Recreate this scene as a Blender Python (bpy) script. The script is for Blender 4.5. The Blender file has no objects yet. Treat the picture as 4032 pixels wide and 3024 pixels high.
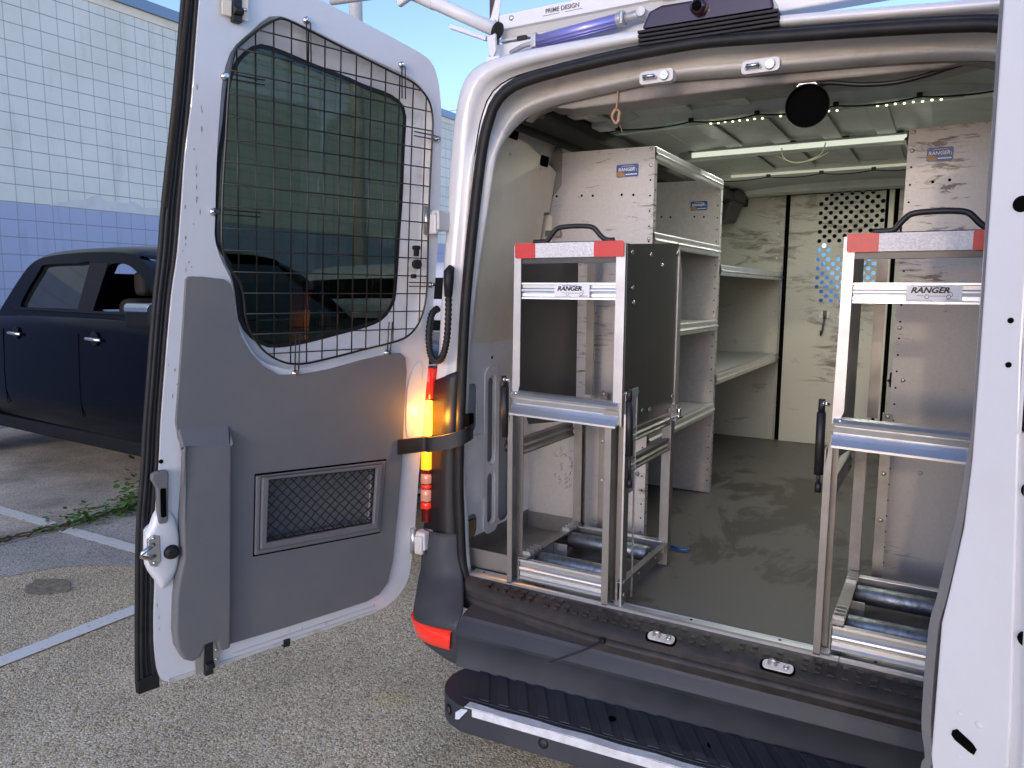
import bpy, bmesh, math, random
from math import sin, cos, pi, radians, sqrt, atan2
from mathutils import Vector, Matrix
from mathutils.geometry import tessellate_polygon
random.seed(7)
S = bpy.context.scene
COL = S.collection

# ------------------------------------------------------------------ camera, world, sun, exposure
def camera():
    y, p, r = radians(30.15), radians(7.11), radians(-.39)
    f = Vector((-sin(y)*cos(p), cos(y)*cos(p), -sin(p)))
    r0 = Vector((cos(y), sin(y), 0)); u0 = r0.cross(f)
    R = r0*cos(r) - u0*sin(r); U = R.cross(f)
    cd = bpy.data.cameras.new('camera'); c = bpy.data.objects.new('camera', cd); COL.objects.link(c)
    m = Matrix((R, U, -f)).transposed().to_4x4(); m.translation = Vector((.56, -2.05, 1.66))
    c.matrix_world = m
    cd.sensor_width = 36; cd.lens = 26.2; cd.clip_start = .03; cd.clip_end = 1000
    S.camera = c
camera()
SUN_EL, SUN_AZ = 15.0, 3.5          # light travels towards +Y, a touch towards -X
w = bpy.data.worlds.new('World'); S.world = w; w.use_nodes = True
nt = w.node_tree; bg = nt.nodes['Background']; sky = nt.nodes.new('ShaderNodeTexSky')
sky.sky_type = 'NISHITA'; sky.sun_disc = False; sky.sun_elevation = radians(SUN_EL); sky.sun_rotation = radians(180-SUN_AZ)
sky.air_density = .55; sky.dust_density = .3; sky.ozone_density = 3.0
tint = nt.nodes.new('ShaderNodeMix'); tint.data_type = 'RGBA'; tint.blend_type = 'MULTIPLY'; tint.inputs[0].default_value = 1; tint.inputs[7].default_value = (1.12, .93, .87, 1)
nt.links.new(sky.outputs[0], tint.inputs[6]); nt.links.new(tint.outputs[2], bg.inputs[0]); bg.inputs[1].default_value = .15
sl = bpy.data.lights.new('sun', 'SUN'); sl.energy = .14; sl.angle = radians(1.2); sl.color = (1, .78, .56)
so = bpy.data.objects.new('sun', sl); COL.objects.link(so)
d = Vector((-sin(radians(SUN_AZ))*cos(radians(SUN_EL)), cos(radians(SUN_AZ))*cos(radians(SUN_EL)), -sin(radians(SUN_EL))))
so.rotation_euler = d.to_track_quat('-Z', 'Y').to_euler()
S.view_settings.view_transform = 'Standard'; S.view_settings.look = 'None'; S.view_settings.exposure = 1.72
S.cycles.use_denoising = True
S.cycles.max_bounces = 8; S.cycles.transparent_max_bounces = 16

# ------------------------------------------------------------------ materials
MATS = {}
def mat(name, col, rough=.5, metal=0., n=0., nscale=20., bump=0., bscale=200., spec=.5, coat=0., emis=None, estr=0., col2=None, stretch=(1,1,1), lo=.4, hi=.65, rvar=0., trans=0.):
    m = bpy.data.materials.new(name); m.use_nodes = True; T = m.node_tree; N = T.nodes; L = T.links
    b = N['Principled BSDF']; b.inputs['Roughness'].default_value = rough; b.inputs['Metallic'].default_value = metal
    b.inputs['Base Color'].default_value = (*col, 1); b.inputs['Specular IOR Level'].default_value = spec
    b.inputs['Coat Weight'].default_value = coat; b.inputs['Coat Roughness'].default_value = .06
    if trans: b.inputs['Transmission Weight'].default_value = trans
    if emis: b.inputs['Emission Color'].default_value = (*emis, 1); b.inputs['Emission Strength'].default_value = estr
    tc = N.new('ShaderNodeTexCoord'); mp = N.new('ShaderNodeMapping'); mp.inputs['Scale'].default_value = stretch
    L.new(tc.outputs['Object'], mp.inputs[0])
    if col2 is not None:
        t = N.new('ShaderNodeTexNoise'); t.inputs['Scale'].default_value = nscale; t.inputs['Detail'].default_value = 6; t.inputs['Roughness'].default_value = .65
        L.new(mp.outputs[0], t.inputs[0])
        r = N.new('ShaderNodeMapRange'); r.inputs[1].default_value = lo; r.inputs[2].default_value = hi; L.new(t.outputs[0], r.inputs[0])
        x = N.new('ShaderNodeMix'); x.data_type = 'RGBA'; x.inputs[6].default_value = (*col, 1); x.inputs[7].default_value = (*col2, 1)
        L.new(r.outputs[0], x.inputs[0]); L.new(x.outputs[2], b.inputs['Base Color'])
        if rvar:
            q = N.new('ShaderNodeMapRange'); q.inputs[3].default_value = rough; q.inputs[4].default_value = rough+rvar; L.new(r.outputs[0], q.inputs[0]); L.new(q.outputs[0], b.inputs['Roughness'])
    if bump:
        t2 = N.new('ShaderNodeTexNoise'); t2.inputs['Scale'].default_value = bscale; t2.inputs['Detail'].default_value = 3
        L.new(mp.outputs[0], t2.inputs[0])
        bp = N.new('ShaderNodeBump'); bp.inputs['Strength'].default_value = bump; bp.inputs['Distance'].default_value = .004
        L.new(t2.outputs[0], bp.inputs['Height']); L.new(bp.outputs[0], b.inputs['Normal'])
    MATS[name] = m; return m
def nodes(m): return m.node_tree.nodes, m.node_tree.links, m.node_tree.nodes['Principled BSDF']

mat('white_paint', (.66, .665, .67), .25, coat=.5, col2=(.62, .62, .62), nscale=3, lo=.45, hi=.8)
mat('jamb_paint', (.62, .61, .59), .38, col2=(.36, .33, .28), nscale=7, lo=.52, hi=.78, rvar=.25)
mat('grey_paint', (.33, .33, .34), .45)
mat('dirty_jamb', (.56, .55, .52), .5, col2=(.25, .22, .17), nscale=9, lo=.52, hi=.75, bump=.1)
mat('header_shade_paint', (.30, .28, .25), .42, col2=(.18, .15, .13), nscale=5, lo=.4, hi=.7)  # the pillars' white with the header's shade and grime put into the colour
mat('black_rubber', (.010, .010, .011), .55, col2=(.018, .018, .018), nscale=15, spec=.35)
mat('black_plastic', (.014, .014, .016), .42, bump=.25, bscale=500)
mat('bumper_plastic', (.028, .033, .042), .5, col2=(.043, .048, .056), nscale=5, bump=.2, bscale=700, rvar=.15, lo=.4, hi=.7)
mat('dark_tread', (.02, .018, .018), .55, col2=(.05, .042, .036), nscale=14, bump=.4, bscale=300, lo=.45, hi=.75)
mat('trim_grey', (.145, .148, .152), .5, bump=.35, bscale=900, col2=(.17, .166, .158), nscale=3)
mat('galvanised', (.50, .50, .49), .42, metal=.55, col2=(.36, .36, .36), nscale=30, bump=.08, bscale=60, rvar=.12)
mat('shelf_white', (.42, .42, .415), .45, metal=.3, col2=(.36, .36, .355), nscale=60, bump=.1, bscale=40)
mat('brushed_alu', (.50, .50, .505), .38, metal=.85, col2=(.45, .45, .455), nscale=8, rvar=.08)
mat('bright_alu', (.74, .745, .75), .30, metal=.92, col2=(.64, .645, .65), nscale=12, rvar=.06)
mat('dull_alu', (.30, .29, .275), .42, metal=.8, col2=(.25, .24, .225), nscale=8, rvar=.1)
mat('roller_steel', (.36, .39, .42), .38, metal=.95, col2=(.20, .21, .22), nscale=45, rvar=.2, bump=.12, bscale=200)
mat('black_steel', (.022, .022, .023), .32, col2=(.035, .033, .03), nscale=9, bump=.06, bscale=700, spec=.6)
mat('wire_black', (.012, .011, .010), .3)
mat('chrome', (.7, .7, .68), .16, metal=1.)
mat('zinc', (.6, .6, .58), .35, metal=.9)
mat('dark', (.004, .004, .004), .9, spec=0.)
mat('black_cord', (.008, .008, .009), .45)
mat('tape_red', (.62, .02, .015), .35, col2=(.5, .03, .03), nscale=90)
mat('tape_silver', (.66, .66, .68), .33, metal=.2, col2=(.5, .5, .52), nscale=160, bump=.5, bscale=260)
mat('rack_white', (.70, .70, .70), .4, coat=.1)
mat('rack_shade', (.45, .45, .42), .5)
mat('strut_purple', (.30, .29, .62), .3, metal=.5)
mat('brake_red', (.028, .008, .02), .2, coat=.35)
mat('lens_red', (.62, .02, .012), .2, coat=.5, emis=(1, .04, .01), estr=.12)
mat('lens_dark_red', (.12, .005, .005), .15, coat=.6)
mat('lens_amber', (1, .4, .02), .2, emis=(1, .36, .02), estr=3.5)
mat('lens_amber_dim', (1, .3, .01), .2, emis=(1, .24, .01), estr=.9)
mat('lens_clear', (.45, .22, .18), .2, coat=.6, emis=(1, .35, .2), estr=.08)
mat('cream_board', (.86, .76, .58), .55, col2=(.74, .65, .50), nscale=3)
mat('rib_lit_paint', (.66, .67, .62), .35, col2=(.55, .56, .51), nscale=8)  # ceiling paint lightened, LED light on the ribs put into the colour
mat('roof_shade_paint', (.42, .43, .39), .4, col2=(.34, .35, .31), nscale=8)  # ceiling paint darkened, shade between the ribs put into the colour
mat('pale_partition', (.50, .51, .44), .42, metal=.1)
mat('led_strip', (.8, .8, .7), .3, emis=(1, .95, .75), estr=.10)
mat('led_dot', (1, 1, .8), .3, emis=(1, .88, .45), estr=1.3)
mat('rib_glow', (.9, .9, .85), .3, emis=(.93, 1, .82), estr=.20)  # bar glows to stand for LED light washing over the rib front
mat('cord_white', (.85, .8, .62), .6)
mat('cord_brown', (.42, .26, .16), .6)
mat('sticker_blue', (.01, .07, .28), .35)
mat('sticker_gold', (.35, .19, .04), .4)
mat('sticker_white', (.75, .76, .8), .4)
mat('ink', (.01, .01, .012), .5)
mat('ink_grey', (.12, .12, .14), .5)
mat('truck_paint', (.001, .0014, .0045), .22, spec=.08, coat=.06)
mat('truck_black', (.005, .005, .006), .5, spec=.25)
mat('truck_glass', (.012, .014, .013), .06, spec=.8)
mat('seat_fabric', (.02, .017, .013), .8)
mat('tyre', (.015, .015, .015), .8)
mat('pole_grey', (.46, .46, .45), .5, col2=(.36, .36, .36), nscale=6)
mat('pole_brown', (.07, .045, .04), .7)
mat('leaf', (.045, .14, .02), .55, col2=(.10, .20, .03), nscale=30)
mat('stem', (.12, .075, .04), .8)
mat('line_paint', (.95, .88, .74), .7, col2=(.5, .45, .38), nscale=45, lo=.58, hi=.7, bump=.3, bscale=120)
mat('tape_white', (.75, .76, .78), .45, col2=(.6, .6, .6), nscale=30, bump=.3, bscale=80)
mat('hi_vis', (.42, .62, .03), .4)
mat('pale_cream', (.7, .68, .62), .5)
mat('coping', (.22, .30, .38), .4, metal=.5)
mat('blue_cloth', (.02, .02, .45), .8)
mat('insulation', (.30, .20, .08), .9, col2=(.2, .13, .06), nscale=20, bump=.6, bscale=60)
mat('rust', (.35, .14, .06), .7)

def glassy(name, tint, gloss):
    m = bpy.data.materials.new(name); m.use_nodes = True; T = m.node_tree; N = T.nodes; L = T.links
    N.remove(N['Principled BSDF']); o = N['Material Output']
    t = N.new('ShaderNodeBsdfTransparent'); t.inputs[0].default_value = (*tint, 1)
    g = N.new('ShaderNodeBsdfGlossy'); g.inputs['Roughness'].default_value = .02
    x = N.new('ShaderNodeMixShader'); x.inputs[0].default_value = gloss
    L.new(t.outputs[0], x.inputs[1]); L.new(g.outputs[0], x.inputs[2]); L.new(x.outputs[0], o.inputs[0]); MATS[name] = m
glassy('tinted_glass', (.345, .375, .315), .03)
glassy('clear_glass', (.7, .78, .76), .06)
glassy('cab_glass', (.09, .17, .27), .04)

def ground_mat(name, c1, c2, c3, scale, bumpd=.004, stain=(.5, .5, .5)):
    m = mat(name, c1, .9); N, L, b = nodes(m)
    tc = N.new('ShaderNodeTexCoord')
    v = N.new('ShaderNodeTexVoronoi'); v.inputs['Scale'].default_value = scale; L.new(tc.outputs['Object'], v.inputs[0])
    v2 = N.new('ShaderNodeTexVoronoi'); v2.inputs['Scale'].default_value = scale*2.3; L.new(tc.outputs['Object'], v2.inputs[0])
    r = N.new('ShaderNodeValToRGB'); cr = r.color_ramp; cr.elements[0].color = (*[c*.45 for c in c1], 1); cr.elements[1].color = (*c3, 1)
    e = cr.elements.new(.3); e.color = (*c1, 1); e = cr.elements.new(.75); e.color = (*c2, 1)
    sp = N.new('ShaderNodeSeparateColor'); L.new(v.outputs['Color'], sp.inputs[0]); L.new(sp.outputs[0], r.inputs[0])
    n1 = N.new('ShaderNodeTexNoise'); n1.inputs['Scale'].default_value = 1.3; n1.inputs['Detail'].default_value = 7; n1.inputs['Roughness'].default_value = .6; L.new(tc.outputs['Object'], n1.inputs[0])
    mr = N.new('ShaderNodeMapRange'); mr.inputs[1].default_value = .35; mr.inputs[2].default_value = .7; mr.inputs[3].default_value = 1.1; mr.inputs[4].default_value = stain[0]
    L.new(n1.outputs[0], mr.inputs[0])
    sp2 = N.new('ShaderNodeSeparateColor'); L.new(v2.outputs['Color'], sp2.inputs[0])
    mr2 = N.new('ShaderNodeMapRange'); mr2.inputs[3].default_value = .75; mr2.inputs[4].default_value = 1.25; L.new(sp2.outputs[1], mr2.inputs[0])
    ml = N.new('ShaderNodeMath'); ml.operation = 'MULTIPLY'; L.new(mr.outputs[0], ml.inputs[0]); L.new(mr2.outputs[0], ml.inputs[1])
    mx = N.new('ShaderNodeVectorMath'); mx.operation = 'SCALE'; L.new(r.outputs[0], mx.inputs[0]); L.new(ml.outputs[0], mx.inputs['Scale'])
    L.new(mx.outputs[0], b.inputs['Base Color'])
    bp = N.new('ShaderNodeBump'); bp.inputs['Strength'].default_value = .9; bp.inputs['Distance'].default_value = bumpd; bp.invert = True
    L.new(v.outputs['Distance'], bp.inputs['Height']); L.new(bp.outputs[0], b.inputs['Normal'])
ground_mat('aggregate', (.66, .49, .27), (.84, .655, .39), (.96, .83, .59), 135, .0042, (.75, 1, 1))
ground_mat('grey_ground', (.54, .475, .37), (.62, .55, .43), (.70, .63, .51), 130, .002, (.68, 1, 1))
ground_mat('apron_slab', (.72, .59, .42), (.82, .68, .50), (.90, .77, .58), 150, .0015, (.5, 1, 1))

def block_wall():
    m = mat('block_wall', (.45, .5, .48), .75); N, L, b = nodes(m)
    tc = N.new('ShaderNodeTexCoord'); sp = N.new('ShaderNodeSeparateXYZ'); L.new(tc.outputs['Object'], sp.inputs[0])
    def M(op, a, c=None, d=None):
        x = N.new('ShaderNodeMath'); x.operation = op
        for i, q in enumerate((a, c, d)):
            if q is None: continue
            if isinstance(q, (int, float)): x.inputs[i].default_value = q
            else: L.new(q, x.inputs[i])
        return x.outputs[0]
    def joint(src, off, wdt):
        f = M('FRACT', M('DIVIDE', M('ADD', src, off), .2032)); dd = M('ABSOLUTE', M('SUBTRACT', f, .5))
        return M('GREATER_THAN', dd, .5-wdt)
    wob = N.new('ShaderNodeTexNoise'); wob.inputs['Scale'].default_value = 3.; L.new(tc.outputs['Object'], wob.inputs[0])
    wz = M('MULTIPLY', M('SUBTRACT', wob.outputs[0], .5), .012)
    hz = joint(M('ADD', sp.outputs[2], wz), 20.32-2.66, .024); vy = joint(M('ADD', sp.outputs[1], wz), 100.05, .026)
    big = N.new('ShaderNodeTexNoise'); big.inputs['Scale'].default_value = .9; big.inputs['Detail'].default_value = 8; big.inputs['Roughness'].default_value = .7; L.new(tc.outputs['Object'], big.inputs[0])
    x1 = N.new('ShaderNodeMix'); x1.data_type = 'RGBA'; x1.inputs[6].default_value = (.68, .69, .59, 1); x1.inputs[7].default_value = (.80, .78, .70, 1)
    r1 = N.new('ShaderNodeMapRange'); r1.inputs[1].default_value = .35; r1.inputs[2].default_value = .7; L.new(big.outputs[0], r1.inputs[0]); L.new(r1.outputs[0], x1.inputs[0])
    x2 = N.new('ShaderNodeMix'); x2.data_type = 'RGBA'; x2.inputs[7].default_value = (.385, .43, .56, 1); L.new(M('LESS_THAN', sp.outputs[2], 2.655), x2.inputs[0]); L.new(x1.outputs[2], x2.inputs[6])
    x3 = N.new('ShaderNodeMix'); x3.data_type = 'RGBA'; x3.inputs[7].default_value = (.20, .21, .21, 1); L.new(x2.outputs[2], x3.inputs[6])
    mpw = N.new('ShaderNodeMapping'); mpw.inputs['Scale'].default_value = (1, 2.2, .35); L.new(tc.outputs['Object'], mpw.inputs[0])
    st = N.new('ShaderNodeTexNoise'); st.inputs['Scale'].default_value = 2.4; st.inputs['Detail'].default_value = 9; st.inputs['Roughness'].default_value = .72; L.new(mpw.outputs[0], st.inputs[0])
    rs = N.new('ShaderNodeMapRange'); rs.inputs[1].default_value = .54; rs.inputs[2].default_value = .72; rs.inputs[4].default_value = .5; L.new(st.outputs[0], rs.inputs[0])
    x4 = N.new('ShaderNodeMix'); x4.data_type = 'RGBA'; x4.blend_type = 'MULTIPLY'; x4.inputs[7].default_value = (.66, .67, .64, 1); L.new(rs.outputs[0], x4.inputs[0]); L.new(x2.outputs[2], x4.inputs[6]); L.new(x4.outputs[2], x3.inputs[6])
    j = M('MAXIMUM', hz, M('MULTIPLY', vy, .62)); L.new(M('MULTIPLY', j, .8), x3.inputs[0]); L.new(x3.outputs[2], b.inputs['Base Color'])
    bn = N.new('ShaderNodeTexNoise'); bn.inputs['Scale'].default_value = 40; L.new(tc.outputs['Object'], bn.inputs[0])
    h = M('SUBTRACT', M('MULTIPLY', bn.outputs[0], .3), j); bp = N.new('ShaderNodeBump'); bp.inputs['Distance'].default_value = .01; bp.inputs['Strength'].default_value = .5
    L.new(h, bp.inputs['Height']); L.new(bp.outputs[0], b.inputs['Normal'])
block_wall()

def scuffed(name, base, scuff, axis_stretch, lo, hi, rough=.45, metal=.25, nsc=9., region=None, bump=.1, mott=.06):
    """painted or galvanised sheet with dark rubbed marks of their own shape"""
    m = mat(name, base, rough, metal); N, L, b = nodes(m); tc = N.new('ShaderNodeTexCoord')
    mp = N.new('ShaderNodeMapping'); mp.inputs['Scale'].default_value = axis_stretch; L.new(tc.outputs['Object'], mp.inputs[0])
    t = N.new('ShaderNodeTexNoise'); t.inputs['Scale'].default_value = nsc; t.inputs['Detail'].default_value = 8; t.inputs['Roughness'].default_value = .75; t.inputs['Distortion'].default_value = .8; L.new(mp.outputs[0], t.inputs[0])
    t3 = N.new('ShaderNodeTexNoise'); t3.inputs['Scale'].default_value = 2.2; t3.inputs['Detail'].default_value = 2; L.new(tc.outputs['Object'], t3.inputs[0])
    ad = N.new('ShaderNodeMath'); ad.operation = 'MULTIPLY_ADD'; L.new(t3.outputs[0], ad.inputs[0]); ad.inputs[1].default_value = .45; L.new(t.outputs[0], ad.inputs[2])
    r = N.new('ShaderNodeMapRange'); r.inputs[1].default_value = lo+.225; r.inputs[2].default_value = hi+.225; L.new(ad.outputs[0], r.inputs[0])
    g = N.new('ShaderNodeTexNoise'); g.inputs['Scale'].default_value = 120; g.inputs['Detail'].default_value = 2; L.new(tc.outputs['Object'], g.inputs[0])
    x0 = N.new('ShaderNodeMix'); x0.data_type = 'RGBA'; x0.inputs[6].default_value = (*[c*(1-mott*2) for c in base], 1); x0.inputs[7].default_value = (*[c*(1+mott*2) for c in base], 1); L.new(g.outputs[0], x0.inputs[0])
    x = N.new('ShaderNodeMix'); x.data_type = 'RGBA'; x.inputs[7].default_value = (*scuff, 1); L.new(x0.outputs[2], x.inputs[6]); L.new(r.outputs[0], x.inputs[0]); L.new(x.outputs[2], b.inputs['Base Color'])
    bp = N.new('ShaderNodeBump'); bp.inputs['Strength'].default_value = bump; bp.inputs['Distance'].default_value = .003; L.new(t3.outputs[0], bp.inputs['Height']); L.new(bp.outputs[0], b.inputs['Normal'])
scuffed('scuffed_panel', (.44, .435, .425), (.13, .12, .11), (1, 1, 5), .575, .65)
scuffed('scuffed_partition', (.39, .40, .36), (.13, .125, .10), (1, 1, 3.6), .555, .70, nsc=4.2, metal=.1)
scuffed('van_floor', (.10, .093, .086), (.05, .044, .04), (1.3, .7, 1), .52, .58, rough=.5, metal=0., nsc=2.6)
scuffed('scuffed_alu', (.5, .49, .47), (.2, .18, .16), (1, 1, 3), .55, .7, metal=.8, rough=.36)

# ------------------------------------------------------------------ mesh builder
class MB:
    def __init__(s): s.v = []; s.f = []; s.mi = []; s.sm = []; s.m = 0; s.smooth = False
    def add(s, vs, fs):
        o = len(s.v); s.v += [tuple(x) for x in vs]
        for f in fs: s.f.append([o+i for i in f]); s.mi.append(s.m); s.sm.append(s.smooth)
    def box(s, x0, x1, y0, y1, z0, z1):
        s.add([(x0,y0,z0),(x1,y0,z0),(x1,y1,z0),(x0,y1,z0),(x0,y0,z1),(x1,y0,z1),(x1,y1,z1),(x0,y1,z1)], [(0,3,2,1),(4,5,6,7),(0,1,5,4),(1,2,6,5),(2,3,7,6),(3,0,4,7)])
    def beam(s, a, b, w, h, up=(0,0,1)):
        a = Vector(a); b = Vector(b); d = (b-a).normalized(); x = d.cross(Vector(up)).normalized(); y = x.cross(d)
        P = [q+x*i*w/2+y*j*h/2 for q in (a, b) for i, j in ((-1,-1),(1,-1),(1,1),(-1,1))]
        s.add(P, [(0,1,2,3),(7,6,5,4),(0,4,5,1),(1,5,6,2),(2,6,7,3),(3,7,4,0)])
    def tube(s, pts, r, n=8, closed=False, rs=None, cap=True):
        P = [Vector(p) for p in pts]; k = len(P); ring = []; prev = None; sm, s.smooth = s.smooth, True
        for i, p in enumerate(P):
            if closed: t = P[(i+1) % k]-P[i-1]
            else: t = P[min(i+1, k-1)]-P[max(i-1, 0)]
            t.normalize()
            if prev is None:
                a = Vector((0,0,1)) if abs(t.z) < .9 else Vector((1,0,0)); x = t.cross(a).normalized()
            else: x = (prev-t*prev.dot(t)).normalized()
            prev = x; y = t.cross(x); rr = rs[i] if rs else r
            ring.append([p+(x*cos(2*pi*j/n)+y*sin(2*pi*j/n))*rr for j in range(n)])
        vs = [q for g in ring for q in g]; fs = []
        for i in range(k if closed else k-1):
            for j in range(n):
                a = i*n+j; b = i*n+(j+1) % n; c = ((i+1) % k)*n+(j+1) % n; e = ((i+1) % k)*n+j; fs.append((a, b, c, e))
        s.add(vs, fs); s.smooth = sm
        if not closed and cap:
            s.add(ring[0], [list(range(n))[::-1]]); s.add(ring[-1], [list(range(n))])
    def cyl(s, a, b, r, n=16): s.tube([a, b], r, n)
    def disc(s, c, nrm, r, n=10, h=.001):
        nrm = Vector(nrm).normalized(); s.tube([Vector(c), Vector(c)+nrm*h], r, n)
    def dome(s, c, nrm, r, n=10, h=None):
        nrm = Vector(nrm).normalized(); c = Vector(c); h = h or r*.6
        s.tube([c, c+nrm*h*.5, c+nrm*h*.85, c+nrm*h], r, n, rs=[r, r*.9, r*.6, r*.15])
    def prism(s, outline, fr, t0, t1, holes=()):
        loops = [list(outline)]+[list(h) for h in holes]
        tri = tessellate_polygon([[Vector((p[0], p[1], 0)) for p in l] for l in loops])
        flat = [p for l in loops for p in l]; n = len(flat)
        vs = [fr(p[0], p[1], t0) for p in flat]+[fr(p[0], p[1], t1) for p in flat]
        sm, s.smooth = s.smooth, False
        s.add(vs, [t for t in tri]+[tuple(i+n for i in t[::-1]) for t in tri])
        o = len(s.v)-2*n; k = 0; s.smooth = sm
        for l in loops:
            for i in range(len(l)):
                a = k+i; b = k+(i+1) % len(l); s.f.append([o+a, o+b, o+b+n, o+a+n]); s.mi.append(s.m); s.sm.append(sm)
            k += len(l)
    def loft(s, rings, closed=True):
        n = len(rings[0]); vs = [p for r in rings for p in r]; fs = []
        for i in range(len(rings)-1):
            for j in range(n if closed else n-1):
                fs.append((i*n+j, i*n+(j+1) % n, (i+1)*n+(j+1) % n, (i+1)*n+j))
        s.add(vs, fs)
    def build(s, name, mats, parent=None, bevel=0., seg=2, weld=True):
        me = bpy.data.meshes.new(name); me.from_pydata([tuple(v) for v in s.v], [], s.f)
        if not isinstance(mats, (list, tuple)): mats = [mats]
        for q in mats: me.materials.append(MATS[q])
        for p, i, sm in zip(me.polygons, s.mi, s.sm): p.material_index = min(i, len(mats)-1); p.use_smooth = sm
        bm = bmesh.new(); bm.from_mesh(me)
        if weld: bmesh.ops.remove_doubles(bm, verts=bm.verts, dist=1e-5)
        bmesh.ops.recalc_face_normals(bm, faces=bm.faces); bm.to_mesh(me); bm.free(); me.update()
        o = bpy.data.objects.new(name, me); COL.objects.link(o)
        if bevel:
            b = o.modifiers.new('bevel', 'BEVEL'); b.width = bevel; b.segments = seg; b.limit_method = 'ANGLE'; b.angle_limit = radians(35); b.harden_normals = False
        if parent: attach(o, parent)
        return o
ORIG = {}
def attach(o, p):
    o.parent = p; o.matrix_parent_inverse = Matrix.Translation(-ORIG.get(p.name, Vector((0,0,0))))
    ORIG[o.name] = ORIG.get(p.name, Vector((0,0,0)))*0
def thing(name, loc, label, cat, group=None):
    o = bpy.data.objects.new(name, None); o.empty_display_size = .1; COL.objects.link(o); o.location = loc; ORIG[o.name] = Vector(loc)
    o['label'] = label; o['category'] = cat
    if group: o['group'] = group
    return o
def tag(o, label=None, cat=None, group=None, kind=None):
    for k, v in (('label', label), ('category', cat), ('group', group), ('kind', kind)):
        if v: o[k] = v
    return o
def bez(pts, n=6, closed=False):
    """Catmull-Rom through points of any dimension"""
    P = [Vector(p) for p in pts]; k = len(P); out = []
    for i in range(k if closed else k-1):
        g = lambda j: P[j % k] if closed else P[max(0, min(k-1, j))]
        a, b, c, e = g(i-1), g(i), g(i+1), g(i+2)
        for q in range(n):
            t = q/n; out.append(.5*((2*b)+(c-a)*t+(2*a-5*b+4*c-e)*t*t+(3*b-a-3*c+e)*t**3))
    if not closed: out.append(P[-1])
    return out
def resample(pts, n, closed=True):
    P = [Vector(p) for p in pts]
    if closed: P = P+[P[0]]
    L = [0]
    for a, b in zip(P, P[1:]): L.append(L[-1]+(b-a).length)
    out = []; j = 0
    for i in range(n):
        t = L[-1]*i/(n if closed else n-1)
        while j < len(L)-2 and L[j+1] < t: j += 1
        u = (t-L[j])/max(1e-9, L[j+1]-L[j]); out.append(P[j].lerp(P[j+1], u))
    return out
def XZ(a, b, t): return Vector((a, t, b))
def YZ(a, b, t): return Vector((t, a, b))
def XY(a, b, t): return Vector((a, b, t))
def rect(a0, a1, b0, b1): return [(a0, b0), (a1, b0), (a1, b1), (a0, b1)]
def rrect(a0, a1, b0, b1, r, n=5):
    o = []
    for cx, cy, s in ((a1-r, b0+r, -90), (a1-r, b1-r, 0), (a0+r, b1-r, 90), (a0+r, b0+r, 180)):
        for i in range(n+1): t = radians(s+90*i/n); o.append((cx+r*cos(t), cy+r*sin(t)))
    return o
def inset(pts, d):
    n = len(pts); out = []; A = sum(pts[i][0]*pts[(i+1) % n][1]-pts[(i+1) % n][0]*pts[i][1] for i in range(n)); sg = 1 if A > 0 else -1
    for i in range(n):
        a, b, c = Vector(pts[i-1][:2]), Vector(pts[i][:2]), Vector(pts[(i+1) % n][:2])
        t = (c-a).normalized(); out.append((b.x-t.y*d*sg, b.y+t.x*d*sg))
    return out
def inside(p, poly):
    x, y = p; r = False; n = len(poly)
    for i in range(n):
        x1, y1 = poly[i][0], poly[i][1]; x2, y2 = poly[i-1][0], poly[i-1][1]
        if (y1 > y) != (y2 > y) and x < (x2-x1)*(y-y1)/(y2-y1)+x1: r = not r
    return r
def text(body, size, fr, o, mt, parent, name='lettering', h=.0006, bold=0., shear=0., align='CENTER', sx=1.):
    """lettering as a mesh: fr maps (a,b,t) to the world, o = (a,b,t) of its centre"""
    c = bpy.data.curves.new('txt', 'FONT'); c.body = body; c.size = size; c.extrude = h; c.offset = bold; c.shear = shear; c.align_x = align; c.align_y = 'CENTER'; c.resolution_u = 3
    t = bpy.data.objects.new('txt', c); COL.objects.link(t); dg = bpy.context.evaluated_depsgraph_get(); dg.update()
    me = bpy.data.meshes.new_from_object(t.evaluated_get(dg)); bpy.data.objects.remove(t)
    for v in me.vertices: v.co = fr(o[0]+v.co.x*sx, o[1]+v.co.y, o[2]+v.co.z)
    me.materials.clear(); me.materials.append(MATS[mt]); ob = bpy.data.objects.new(name, me); COL.objects.link(ob); attach(ob, parent); return ob

# ------------------------------------------------------------------ ground and painted lines
b = MB(); b.add([(-60,-60,0),(60,-60,0),(60,60,0),(-60,60,0)], [(0,1,2,3)]); tag(b.build('ground', 'aggregate'), kind='structure')
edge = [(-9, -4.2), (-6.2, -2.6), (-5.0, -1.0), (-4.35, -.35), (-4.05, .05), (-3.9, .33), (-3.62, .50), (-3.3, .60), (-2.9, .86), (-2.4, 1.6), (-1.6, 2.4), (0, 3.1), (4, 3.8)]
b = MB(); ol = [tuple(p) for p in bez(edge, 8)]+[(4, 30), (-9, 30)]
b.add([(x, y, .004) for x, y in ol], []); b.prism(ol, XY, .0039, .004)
tag(b.build('grey_area', 'grey_ground'), kind='structure')  # greyer ground sheet beyond the curved edge
b = MB(); ol = [(-9.2, -12), (-4.62, -12)]+[(-4.66+.03*sin(y*2.1)+.02*sin(y*5.3), y) for y in [i*.5-11.5 for i in range(60)]]+[(-4.6, 19), (-9.2, 19)]
b.prism(ol, XY, .0079, .008); tag(b.build('concrete_apron', 'apron_slab'), kind='structure')
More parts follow.
